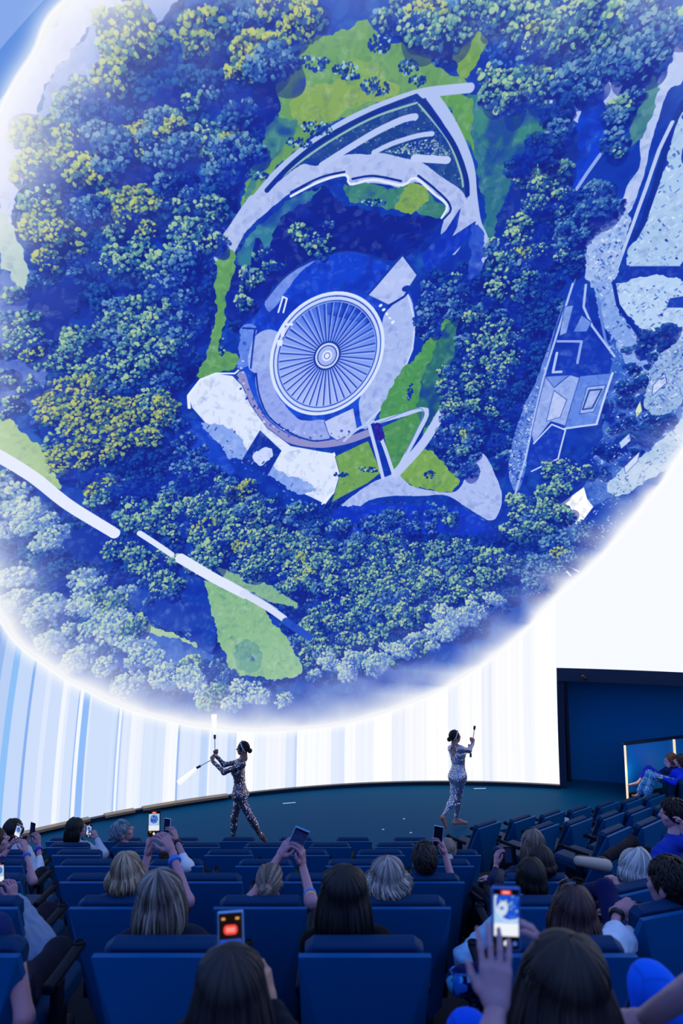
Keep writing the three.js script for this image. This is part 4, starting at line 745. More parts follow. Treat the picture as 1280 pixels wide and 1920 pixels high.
// ---------- phones ----------
function screenPic(kind) {
  const w = 128, h = 256, c = canvas(w, h), x = c.getContext('2d');
  x.fillStyle = '#050608'; x.fillRect(0, 0, w, h);
  const globe = (X, Y, r) => { x.fillStyle = '#1c50d8'; x.beginPath(); x.arc(X, Y, r, 0, 7); x.fill(); for (let i = 0; i < 90; i++) { const a = rnd() * 6.28, q = Math.sqrt(rnd()) * r; x.fillStyle = ['#0a2fa8', '#2f74d8', '#7fb0c8', '#9cc890'][Math.floor(rnd() * 4)]; x.beginPath(); x.arc(X + Math.cos(a) * q, Y + Math.sin(a) * q, rr(1.5, 6), 0, 7); x.fill(); } x.strokeStyle = '#e8f2ff'; x.lineWidth = 5; x.beginPath(); x.arc(X, Y, r, 0, 7); x.stroke(); };
  if (kind === 'dark') { x.fillStyle = '#0a1c50'; x.fillRect(6, 20, w - 12, h - 40); return c; }
  if (kind === 'red') { x.fillStyle = '#1a0d06'; x.fillRect(0, 0, w, h); x.fillStyle = '#e8a55a'; x.fillRect(16, 20, 20, 12); x.fillRect(92, 20, 20, 12); x.fillStyle = '#ff4a44'; x.beginPath(); x.roundRect(26, 54, 76, 46, 20); x.fill(); x.fillStyle = '#ff9a8c'; x.fillRect(40, 66, 48, 22); x.fillStyle = '#1c50c8'; x.fillRect(6, 120, w - 12, 110); return c; }
  x.save(); x.beginPath(); x.roundRect(4, 26, w - 8, h - 82, 4); x.clip(); x.fillStyle = '#a9d0fa'; x.fillRect(0, 0, w, h); globe(kind === 'big' ? 84 : 64, kind === 'big' ? 60 : 82, kind === 'big' ? 74 : 48); x.fillStyle = '#f4f8ff'; x.fillRect(0, 146, w, 60); if (kind === 'big') { x.fillStyle = '#cfe0f0'; x.beginPath(); x.ellipse(46, 84, 26, 34, .4, 0, 7); x.fill(); x.fillStyle = '#2a62d8'; x.fillRect(34, 76, 18, 12); } x.restore();
  x.fillStyle = '#ff3a2c'; x.beginPath(); x.roundRect(38, 6, 52, 17, 8); x.fill(); x.fillStyle = '#ffd0b8'; x.fillRect(48, 11, 32, 7);
  x.fillStyle = '#ffffff'; x.beginPath(); x.arc(64, 230, 13, 0, 7); x.fill(); x.fillStyle = '#f0b428'; x.beginPath(); x.arc(26, 214, 7, 0, 7); x.fill(); x.fillStyle = '#3f6fd0'; x.fillRect(96, 222, 18, 16);
  return c;
}
const phoneBody = rbox(.076, .155, .0085, .004), phoneGlass = new THREE.PlaneGeometry(.069, .146);
function phone(p, facing, roll, kind, caseColor, label, power = .9, size = 1) {       // facing: direction the screen looks
  const g = base('phone', ...p); g.lookAt(p[0] + facing[0], p[1] + facing[1], p[2] + facing[2]); g.rotateZ(roll * Math.PI / 180); g.scale.setScalar(size);
  mesh('case', phoneBody, std(caseColor, .35), g);
  const s = mesh('screen', phoneGlass, new THREE.MeshStandardMaterial({ color: 0x050505, roughness: .15, emissive: 0xffffff, emissiveIntensity: power, emissiveMap: texture(screenPic(kind)) }), g); s.position.z = .0047;
  const b = mesh('camera_bump', rbox(.03, .03, .003, .0014, .018, .055, -.0055), std('#0a0c12', .3), g);
  for (const [x, y] of [[.011, .048], [.025, .062]]) mesh('lens', new THREE.CylinderGeometry(.0055, .0055, .002, 14).rotateX(Math.PI / 2).translate(x, y, -.0075), std('#020203', .1), b);
  return tag(g, label, 'phone');
}
// ---------- the audience ----------
const BROWN = ['#3a2418', '#4a3022', '#2a1a12'], DARK = ['#16100e', '#0d0a0a', '#241a16'], BLACK = ['#040304', '#070506', '#020203'], BLOND = ['#b59a7c', '#8f7658', '#5a4634', '#c9b498', '#6f5842'], ASH = ['#a8a09c', '#7d7672', '#5c5652', '#c4bcb6', '#8a8682'], SILVER = ['#b4b8bc', '#8f959c', '#cfd2d4', '#767c84'];
const UPZ = [0, 1, 0], BACK = [0, 0, 1];
// nearest row of seats under the camera
const p1 = person({ label: 'woman with long dark hair at the bottom edge, filming with a gold-rimmed phone', at: [-0.3, rowY(-1), rowZ(-1) + 0.2], head: [-0.323, 3.15, -2.038], look: [0, 14], shirt: '#141826', hair: { style: 'long', len: .34, cols: ['#140e12', '#201618', '#0e0a0e', '#2c1e1e'], w: 1.12, flare: .03, n: 230 },
  R: { e: [-0.12, 2.99, -1.978], w: [-0.237, 2.95, -2.305], d: [-.2, 1, -.05], n: [-1, 0, -.2], h: { curl: [30, 30, 20] }, sleeve: .9 }, L: { e: [-0.482, 3.063, -1.868], w: [-0.409, 2.958, -2.264], d: [.1, 1, 0], n: [1, 0, -.2], sleeve: .9 } });
phone([-0.362, 3.166, -2.258], [0, .12, 1], 4, 'red', '#8fc0e8', 'phone in a pale case with a glowing red bar, held up at the bottom edge', .9, 1.12);
const p2 = person({ label: 'large foreground brunette seen from behind, bottom right, filming with a bright phone', at: [0.58, rowY(-1), rowZ(-1) + 0.2], head: [0.591, 3.265, -1.863], look: [-6, 16], hs: 1.06, shirt: '#101420', skin: '#a5808c', hair: { style: 'long', len: .36, cols: ['#150e0e', '#221614', '#0e0a0b', '#33221e', '#0c080b'], w: 1.2, flare: .045, n: 250 }, legs: { c: '#0a58e8', l: [[0.407, 2.89, -2.242], [0.43, 2.504, -2.391]], r: [[0.683, 2.859, -2.246], [0.735, 2.504, -2.391]] },
  L: { e: [0.314, 3.243, -1.563], w: [0.377, 3.294, -1.698], d: [.06, 1, -.18], n: [.1, -.1, -1], sleeve: .5, thumbSide: 1, h: { curl: [14, 20, 14], spread: .9, s: .95, thumb: [[.044, .04, .004], [.062, .066, .006], [.07, .092, .008]] } },
  R: { e: [0.789, 2.93, -2.005], w: [0.574, 3.264, -1.883], d: [-.28, 1, -.05], n: [-1, 0, -.1], sleeve: .5, h: { curl: [24, 26, 18] } } });
phone([0.426, 3.46, -1.778], [0, .05, 1], -2, 'big', '#3f78c8', 'bright phone held up in the right foreground, showing the globe and a red bar', .95, .98);
const p26 = person({ label: 'person in bright blue trousers cut off by the right edge, bare forearm across the lap', at: [1.46, rowY(-1), rowZ(-1) + 0.2], head: [1.2, 3.3, -1.68], look: [-10, 10], shirt: '#27406e', skin: '#a5808c', legs: { c: '#0a6af0', l: [[0.994, 3.046, -2.223], [1.006, 2.616, -2.327]], r: [[1.179, 2.995, -2.229], [1.225, 2.616, -2.327]] }, hair: { style: 'short', cols: BROWN, n: 200 },
  L: { e: [0.862, 3.401, -1.624], w: [0.824, 3.139, -1.909], d: [-1, -.25, -.3], n: [0, -1, 0], sleeve: .3 } });
// row behind the row of gold-rimmed phone
const p3 = person({ label: 'woman with long streaked ash-blond hair falling over her seat back', at: [-0.785, rowY(0), rowZ(0)], head: [-0.865, 2.858, -3.284], look: [4, 16], shirt: '#1a2238', hair: { style: 'long', len: .2, cols: ['#8a8078', '#5d5048', '#3a302c', '#a89c90', '#2a2426', '#6c6058'], w: 1.16, flare: .02, n: 240 } });
const p6 = person({ label: 'woman with long straight black hair in the middle of the near row', at: [0.1, rowY(0), rowZ(0)], head: [0.013, 2.869, -3.283], look: [0, 14], hs: 1.05, shirt: '#0c0e16', hair: { style: 'long', len: .24, cols: BLACK, w: 1.18, flare: .02, n: 230 } });
const p28 = person({ label: 'person at the left edge of whom only a bare arm shows, lower left', at: [-1.67, rowY(0), rowZ(0)], head: [-1.72, 3.02, -3.1], look: [0, 12], shirt: '#1a2f66', skin: '#b07a80', hair: { style: 'short', cols: DARK, n: 150 }, L: { e: [-1.95, 2.45, -3.3], w: [-1.87, 2.38, -3.28], d: [1, 0, -.3], n: [0, -1, 0] }, R: { s: [-1.454, 2.66, -3.077], e: [-1.346, 2.505, -2.966], w: [-1.575, 2.191, -3.287], d: [-.3, -.2, -1], n: [0, -1, 0], sleeve: 0 } });
const floral = (() => { const c = canvas(256, 256), x = c.getContext('2d'); x.fillStyle = '#0a1450'; x.fillRect(0, 0, 256, 256); for (let i = 0; i < 9; i++) { const X = rnd() * 256, Y = rnd() * 256; x.fillStyle = i % 3 ? '#58c8ff' : '#2a7ef0'; for (let k = 0; k < 5; k++) { x.beginPath(); x.ellipse(X + Math.cos(k * 1.26) * 22, Y + Math.sin(k * 1.26) * 22, 24, 13, k * 1.26, 0, 7); x.fill(); } } const t = texture(c); t.wrapS = t.wrapT = THREE.RepeatWrapping; return t; })();
const p19 = person({ label: 'brunette with sunglasses pushed up on her head, in a dark blue floral dress', at: [0.985, rowY(0), rowZ(0)], head: [1.095, 2.792, -3.262], look: [-8, 14], shirtMat: cloth('#ffffff', { map: floral }), uvs: 2.4, legMat: cloth('#ffffff', { map: floral }), hair: { style: 'long', len: .16, cols: ['#3a2022', '#4c2c2a', '#2a1618', '#5a3834'], w: 1.1, flare: .02, n: 220 }, L: { e: [0.546, 2.524, -3.195], w: [0.718, 2.231, -3.534], d: [.3, 0, -1], n: [0, -1, 0], sleeve: .9 },
  legs: { l: [[0.748, 2.189, -3.741], [0.75, 1.77, -3.944]], r: [[1.167, 2.072, -3.806], [1.2, 1.71, -3.952]] } });
{ const G = base('sunglasses', ...p19.g.localToWorld(V(0, .052, -.004).applyQuaternion(p19.q).add(p19.head)).toArray()); G.quaternion.copy(p19.q); G.rotateX(1.15);
  const dark = std('#2a0c0e', .15), fr = std('#160708', .25);
  mesh('frame', merge([tube([V(-.085, .0, -.02), V(-.05, .012, -.075), V(0, .016, -.088), V(.05, .012, -.075), V(.085, 0, -.02)], .0045, .0045, 6)]), fr, G);
  for (const m of [-1, 1]) { const l = mesh('lens', new THREE.SphereGeometry(.03, 18, 12).scale(1, .8, .14), dark, G); l.position.set(m * .04, .006, -.084); l.rotation.set(-.5, -m * .35, 0); mesh('temple', tube([V(m * .085, 0, -.02), V(m * .097, -.01, .03), V(m * .098, -.03, .06)], .004, .003, 6), fr, G); }
  tag(G, 'dark red sunglasses pushed up into the brunette\'s hair', 'sunglasses'); }
// second row
const p4 = person({ label: 'blond woman on the left with both arms up, filming, blue band on her wrist', at: [-1.384, rowY(1), rowZ(1)], head: [-1.393, 2.496, -4.438], look: [8, 14], shirt: '#27406a', skin: '#b58490', hair: { style: 'long', len: .1, cols: BLOND, w: 1.12, flare: .03, n: 220 },
  R: { e: [-0.96, 2.382, -4.271], w: [-1.154, 2.563, -4.591], d: [-.55, 1, .1], n: [-1, -.1, -.5], sleeve: .3, h: { curl: [35, 40, 25] }, band: [[.78, '#2f7de0', .033, .011]] }, L: { e: [-1.344, 2.286, -4.484], w: [-1.337, 2.502, -4.679], d: [.02, 1, .1], n: [1, 0, -.4], sleeve: .3, h: { curl: [28, 35, 25] } } });
phone([-1.293, 2.714, -4.653], [.05, 0, 1], 1, 'globe', '#0a0d16', 'black phone showing the blue globe, held up by the blond woman on the left', .85, 1.12);
const p5 = person({ label: 'woman with a light brown updo, arms raised, photographing with a tilted phone', at: [-0.499, rowY(1), rowZ(1)], head: [-0.468, 2.416, -4.488], look: [6, 38], shirt: '#1c2540', skin: '#b58490', hair: { style: 'bun', cols: ['#6c5a50', '#8f7e70', '#54443c', '#a59488'], bun: [.0, .085, .115], br: .045 },
  L: { e: [-0.574, 2.364, -4.323], w: [-0.431, 2.478, -4.722], d: [.55, .9, .1], n: [.8, -.2, -.5], sleeve: .15, h: { curl: [30, 30, 20] } }, R: { e: [-0.187, 2.375, -4.272], w: [-0.269, 2.429, -4.688], d: [.0, 1, .1], n: [-.9, 0, -.3], sleeve: .15, h: { curl: [30, 34, 20] }, band: [[.06, '#d86a7c', .036, .006], [.12, '#e8c070', .036, .006], [.18, '#3f7fe0', .036, .008]] } });
phone([-0.308, 2.578, -4.71], [-.1, -.35, 1], -24, 'dark', '#6fb0f0', 'phone in a light blue case tilted sideways above the woman with the updo', .9, 1.4);
const p7 = person({ label: 'woman with chin-length wavy ash-grey hair, right of the black-haired woman', at: [0.386, rowY(1), rowZ(1)], head: [0.3, 2.461, -4.442], look: [0, 12], hs: 1.04, shirt: '#1e2a48', hair: { style: 'long', len: .1, cols: ASH, w: 1.2, flare: .045, wave: .009, n: 230 } });
const p14 = person({ label: 'person in a beige and pale denim jacket at the left edge, holding a phone', at: [-2.269, rowY(1), rowZ(1)], head: [-2.78, 2.44, -4.5], look: [0, 12], skin: '#b58490', shirt: '#8298b4', sleeve: 1, fold: .012, foldF: 42, hair: { style: 'short', cols: BROWN, n: 150 }, R: { e: [-1.813, 2.034, -4.314], w: [-2.284, 2.173, -4.75], fat: 1.7,  d: [-.12, 1, -.05], n: [-1, 0, -.4], sleeve: .95, h: { curl: [35, 45, 30] } } });
phone([-2.408, 2.328, -4.782], [.1, 0, 1], 4, 'globe', '#141822', 'phone half cut off by the left edge, held by the person in the denim jacket', .85, 1.1);
const p18 = person({ label: 'dark-haired person in a pale blue shirt with one elbow out, behind the bright phone', at: [1.271, rowY(1), rowZ(1)], head: [1.254, 2.423, -4.518], look: [-10, 10], shirt: '#8fc4f0', sleeve: .95, fold: .007, hair: { style: 'long', len: .1, cols: BLACK, w: 1.02, n: 200, flare: .0 }, L: { e: [0.732, 2.119, -4.153], w: [0.95, 1.91, -4.431], d: [.4, 0, -1], n: [0, -1, 0], sleeve: .95 } });
{ const b = base('shoulder_strap', 0, 0, 0); mesh('strap', tube([V(...[0.97, 2.382, -4.271]), V(...[0.985, 2.505, -4.276]), V(...[1.03, 2.522, -4.374]), V(...[1.089, 2.415, -4.569])], .026, .026, 8, .25), std('#0c1430', .7), b); mesh('buckle', rbox(.05, .03, .012, .004), std('#0a0d18', .4), b).position.set(...[0.972, 2.483, -4.238]); tag(b, 'dark strap over the shoulder of the pale blue shirt', 'strap'); }
// further rows of the middle block
const p8 = person({ label: 'man with short dark hair holding up a black phone, middle of the hall', at: [0.695, rowY(2), rowZ(2)], head: [0.689, 2.091, -5.617], look: [2, 4], hs: 1.22, shirt: '#15203a', skin: '#b58490', hair: { style: 'short', cols: ['#1c1418', '#2a1e20', '#3a2a28', '#120e12'], n: 620 }, R: { e: [0.91, 1.926, -5.537], w: [0.881, 2.092, -5.768], d: [-.25, 1, 0], n: [-1, 0, -.2], sleeve: .5, h: { curl: [30, 40, 20] } } });
phone([0.824, 2.232, -5.761], [-.25, 0, 1], -6, 'dark', '#9fd0f4', 'black phone raised beside the head of the short-haired man', .12, 1.1);
const p9 = person({ label: 'person with fair hair tied low with a white band, right of the short-haired man', at: [1.34, rowY(4), rowZ(4)], head: [1.246, 1.272, -7.987], look: [-4, 4], hs: 1.16, shirt: '#1c2a50', hair: { style: 'bun', cols: ['#8f8078', '#a89c94', '#6c5e58'], bun: [.01, -.075, .1], br: .03 } });
{ const s = base('hair_tie', ...[1.232, 1.302, -7.711]); mesh('band', new THREE.TorusGeometry(.026, .011, 8, 18), cloth('#d8dfea'), s); mesh('knot', nets([[V(-.02, -.03, .01), V(.0, 0, .01), .012, .016], [V(.02, -.034, .01), V(0, 0, .01), .012, .016]], .004, .01), cloth('#d8dfea'), s); tag(s, 'white hair tie in the fair hair right of the short-haired man', 'hair tie'); }
const p29 = person({ label: 'person in a white-cuffed top mostly hidden behind raised hands, dark watch on the wrist', at: [-1.64, rowY(3), rowZ(3)], head: [-1.809, 1.563, -7.094], look: [6, 8], shirt: '#dfe6f0', skin: '#b58490', hair: { style: 'short', cols: BROWN, n: 260 }, R: { e: [-1.512, 1.617, -6.684], w: [-1.692, 1.781, -6.916], d: [-.3, 1, 0], n: [-1, 0, -.3], sleeve: .7, h: { curl: [30, 35, 20] }, band: [[.9, '#0a0c12', .031, .009]] } });
phone([-1.798, 1.904, -6.951], [-.3, 0, 1], -4, 'dark', '#e4eaf2', 'white-edged phone partly hidden behind the blond woman\'s hand', .3, 1);
const p13 = person({ label: 'woman at the left edge in profile, bare arm with a blue wristband raised', at: [-3.41, rowY(3), rowZ(3)], head: [-3.515, 1.79, -6.864], look: [58, 14], hs: 1.15, face: true, shirt: '#141c6a', skin: '#c294a0', hair: { style: 'long', len: .1, cols: BROWN, n: 170, w: 1.05, face: 1.6 }, R: { e: [-3.059, 1.454, -6.755], w: [-3.266, 1.634, -7.005], d: [-.28, 1, -.1], n: [-1, 0, -.2], sleeve: .3, h: { curl: [35, 40, 25] }, band: [[.86, '#2f74d8', .031, .011]] }, L: { e: [-3.575, 1.451, -6.907], w: [-3.51, 1.621, -7.137], d: [.5, 1, -.1], n: [1, 0, -.2], sleeve: .3 } });
phone([-3.409, 1.788, -7.116], [-.35, -.05, 1], -20, 'globe', '#b8c8e0', 'phone showing the blue globe, held by the woman in profile at the left edge', .9, 1.05);
const p12 = person({ label: 'black-haired person in a white shirt at the far left, holding up a dark phone', at: [-3.97, rowY(4), rowZ(4)], head: [-4.01, 1.405, -8.273], look: [14, 16], hs: 1.15, shirt: '#dfe6f0', skin: '#b58490', sleeve: .9, fold: .006, hair: { style: 'long', len: .06, cols: BLACK, n: 170, w: 1.06 }, R: { e: [-3.425, 1.04, -7.764], w: [-3.668, 1.269, -8.189], d: [-.12, 1, 0], n: [-1, 0, -.3], sleeve: .8, h: { curl: [35, 45, 25] }, band: [[.84, '#1a2fd0', .034, .012]] }, L: { e: [-3.99, 0.906, -8.083], w: [-3.871, 1.23, -8.345], d: [.1, 1, 0], n: [1, 0, -.2] } });
phone([-3.788, 1.405, -8.273], [-.5, 0, 1], -4, 'dark', '#10162c', 'dark phone raised at the far left in front of the screen', .5, 1.1);
const p10 = person({ label: 'woman with long black hair in profile, filming beside the grey-haired man', at: [-3.69, rowY(5), rowZ(5)], head: [-3.699, 1.021, -9.429], look: [52, 10], hs: 1.18, face: true, shirt: '#c9d4e6', sleeve: .95, skin: '#c294a0', hair: { style: 'long', len: .16, cols: BLACK, n: 190, w: 1.12, face: 1.75 }, R: { e: [-3.237, 0.74, -9.263], w: [-3.423, 0.881, -9.447], d: [-.45, 1, 0], n: [-1, 0, -.3], sleeve: .95, h: { curl: [40, 45, 25] } } });
phone([-3.54, 0.973, -9.466], [-.3, 0, 1], -3, 'globe', '#0a0d16', 'small phone with a blue picture, held by the black-haired woman in profile', .9, 1.15);
const p11 = person({ label: 'man with short grey hair looking up to the right', at: [-2.805, rowY(5), rowZ(5)], head: [-3.058, 0.97, -9.436], look: [62, 24], hs: 1.32, face: true, shirt: '#2a3c60', skin: '#c88f98', hair: { style: 'short', cols: ['#7f98a8', '#5f7888', '#9fb4c0', '#4a6070'], n: 480, tuft: 1.2 } });
// the angled block on the right
const p16 = person({ label: 'woman with straight light brown hair down her back, right of the aisle', at: [1.75, rowY(3), -6.45], turn: 24, head: [1.839, 1.87, -6.552], look: [-8, 6], hs: 1.12, shirt: '#1a2c50', skin: '#b58490', hair: { style: 'long', len: .2, cols: ['#7a6a5e', '#94857a', '#5c4e46', '#3c3230'], w: 1.1, n: 210 }, L: { e: [1.425, 1.611, -6.383], w: [1.522, 1.633, -6.682], d: [.1, 1, -.2], n: [1, 0, -.3], sleeve: .8, h: { curl: [30, 40, 20] } } });
phone([1.69, 1.645, -6.882], [-.1, .3, 1], 3, 'dark', '#10131c', 'phone held low by the woman with straight light brown hair', .6, 1.05);
const p17 = person({ label: 'dark-haired person between the straight-haired woman and the pale blue shirt', at: [1.58, rowY(2), rowZ(2)], head: [1.627, 2.095, -5.567], look: [-20, 2], hs: 1.08, shirt: '#142048', hair: { style: 'long', len: .07, cols: ['#1a1012', '#2a1a1a', '#120c0e'], n: 190, w: 1.05 } });
const p20 = person({ label: 'woman with a silver-blond bob in the right block', at: [2.38, rowY(2), -5.28], turn: 22, head: [2.412, 2.034, -5.624], look: [-6, 8], hs: 1.24, shirt: '#141a30', hair: { style: 'long', len: .09, cols: SILVER, w: 1.16, flare: .02, part: .03, n: 240 } });
const p21 = person({ label: 'black-haired man in a white shirt, hand raised to his chin, right edge', at: [2.05, rowY(1), -4.13], turn: 18, head: [2.088, 2.451, -4.343], look: [-10, 4], hs: 1.36, legs: { c: '#0a1850', l: [[1.897, 2.178, -4.901], [1.854, 1.976, -5.329]], r: [[2.012, 1.828, -4.945], [2.056, 1.385, -5.101]] }, shirt: '#cfe0f4', sleeve: .8, fold: .008, skin: '#b58490', hair: { style: 'short', cols: BLACK, n: 640 }, L: { e: [1.581, 2.247, -4.036], w: [1.718, 2.339, -4.256], d: [.9, .3, -.1], n: [.2, -.6, -.5], sleeve: .72, fat: 1.25, h: { each: [[8, 12, 8], [30, 45, 25], [45, 60, 35], [50, 60, 40]], s: 1.1 }, band: [[.86, '#0b1020', .034, .012]] } });
const p22 = person({ label: 'person in blue sitting cross-legged at the right edge, one shoe sole showing', at: [3.3, rowY(3), -6.6], turn: 36, head: [3.551, 1.938, -7.199], look: [-30, 0], hs: 1.3, shirt: '#1a3fb8', skin: '#c294a0', hair: { style: 'short', cols: ['#140c0c', '#22161a'], n: 380, tuft: 1.3 }, legs: { c: '#050a20', l: [[3.134, 1.618, -7.289], [2.532, 1.726, -6.57], [2.262, 1.778, -6.463]], r: [[3.402, 1.423, -7.515], [3.36, 0.847, -7.688]] }, shoe: '#1a2030', R: { e: [3.575, 1.72, -6.873], w: [3.537, 1.866, -6.956], d: [-.3, 1, 0], n: [-1, 0, 0], sleeve: .6 } });
{ const s = nets([[V(...[2.53, 1.719, -6.49]), V(...[2.227, 1.801, -6.379]), .056, .044]], .01, .01); s.computeBoundingBox(); mesh('shoe_sole', s.translate(0, -.012, .0), std('#b8aea4', .7), null); const m = mesh('shoe_sole', s, std('#b8aea4', .7), p22.g); m.applyMatrix4(p22.g.matrixWorld.clone().invert()); }
// two women on low seats by the partition, facing the stage
for (const [x, z, label] of [[6.75, -13.2, 'low dark lounge seat of the woman in bright blue'], [6.6, -13.38, 'low dark lounge seat of the red-blond woman']]) { const c = base('lounge_seat', x, 0, z, 78 * Math.PI / 180); mesh('seat_cushion', rbox(.5, .12, .5, .04, 0, .16, -.4), padMat, c); mesh('back_cushion', rbox(.5, .5, .12, .05, 0, .38, -.06), padMat, c); mesh('pedestal', rbox(.4, .1, .4, .01, 0, .05, -.38), armMat, c); tag(c, label, 'lounge seat'); }
const sk = (() => { const c = canvas(128, 128), x = c.getContext('2d'); x.fillStyle = '#2a8fdc'; x.fillRect(0, 0, 128, 128); for (let i = 0; i < 60; i++) { x.fillStyle = ['#9fd8f4', '#1a50d0', '#4ab4e0', '#d8ecf4'][i & 3]; x.beginPath(); x.ellipse(rnd() * 128, rnd() * 128, rr(2, 7), rr(6, 20), rr(-.4, .4), 0, 7); x.fill(); } const t = texture(c); t.wrapS = t.wrapT = THREE.RepeatWrapping; return t; })();
const p25 = person({ label: 'woman in a bright blue jacket and patterned turquoise skirt by the partition', at: [6.75, 0, -13.2], turn: 78, head: [6.842, 0.905, -13.475], hip: [6.811, 0.432, -13.433], look: [8, 4], hs: 1.05, face: true, twist: 70, shirt: '#1038e8', sleeve: .98, skin: '#d0a0ac', hair: { style: 'long', len: .12, cols: BROWN, n: 120, w: 1.08, face: 1.7 }, legMat: cloth('#ffffff', { map: sk }), legs: { short: .82, bare: true, l: [[6.179, 0.687, -13.402], [6.011, 0.231, -13.559], [5.892, 0.167, -13.567]], r: [[6.202, 0.677, -13.252], [6.101, 0.225, -13.409], [5.973, 0.172, -13.416]] }, R: { e: [6.531, 0.57, -13.164], w: [6.336, 0.649, -13.205], d: [-1, .1, 0], n: [0, 1, 0], sleeve: .95 }, L: { e: [6.669, 0.509, -13.525], w: [6.45, 0.609, -13.462], d: [-1, .2, 0], n: [0, 1, 0], sleeve: .95 } });
phone([6.279, 0.684, -13.301], [.3, .8, .4], 8, 'dark', '#0c1424', 'dark phone in the hands of the woman in the turquoise skirt', .3, 1.2);
const p24 = person({ label: 'red-blond woman resting her chin on her hand, legs crossed, beside the partition joint', at: [6.6, 0, -13.42], turn: 78, head: [6.761, 0.886, -13.679], hip: [6.79, 0.422, -13.687], look: [14, 2], hs: 1.05, face: true, twist: 70, shirt: '#1a2a60', sleeve: .2, skin: '#d8aab4', hair: { style: 'long', len: .1, cols: ['#8a5a48', '#a06c54', '#6c4436'], n: 120, w: 1.05, face: 1.6 }, legs: { c: '#1a30c8', short: .5, bare: true, l: [[6.288, 0.704, -13.651], [6.07, 0.422, -13.687], [5.873, 0.379, -13.692]], r: [[6.292, 0.633, -13.761], [6.204, 0.174, -13.818], [6.072, 0.109, -13.827]] }, L: { e: [6.446, 0.556, -13.771], w: [6.707, 0.712, -13.701], d: [.2, 1, 0], n: [1, 0, 0], sleeve: .2 }, R: { e: [6.652, 0.516, -13.574], w: [6.692, 0.747, -13.646], d: [0, 1, 0], n: [.5, 0, -1], sleeve: .2, h: { curl: [50, 60, 30] } } });
{ const c = mesh('paper_card', rbox(.085, .13, .003, .001), std(0xdde6f0, .6)); c.name = numbered('paper_card'); c.position.set(...[3.429, 0.817, -10.261]); c.rotation.set(-.2, .5, -.2); tag(c, 'small white card propped between two seats of the right block', 'card'); scene.add(c); }
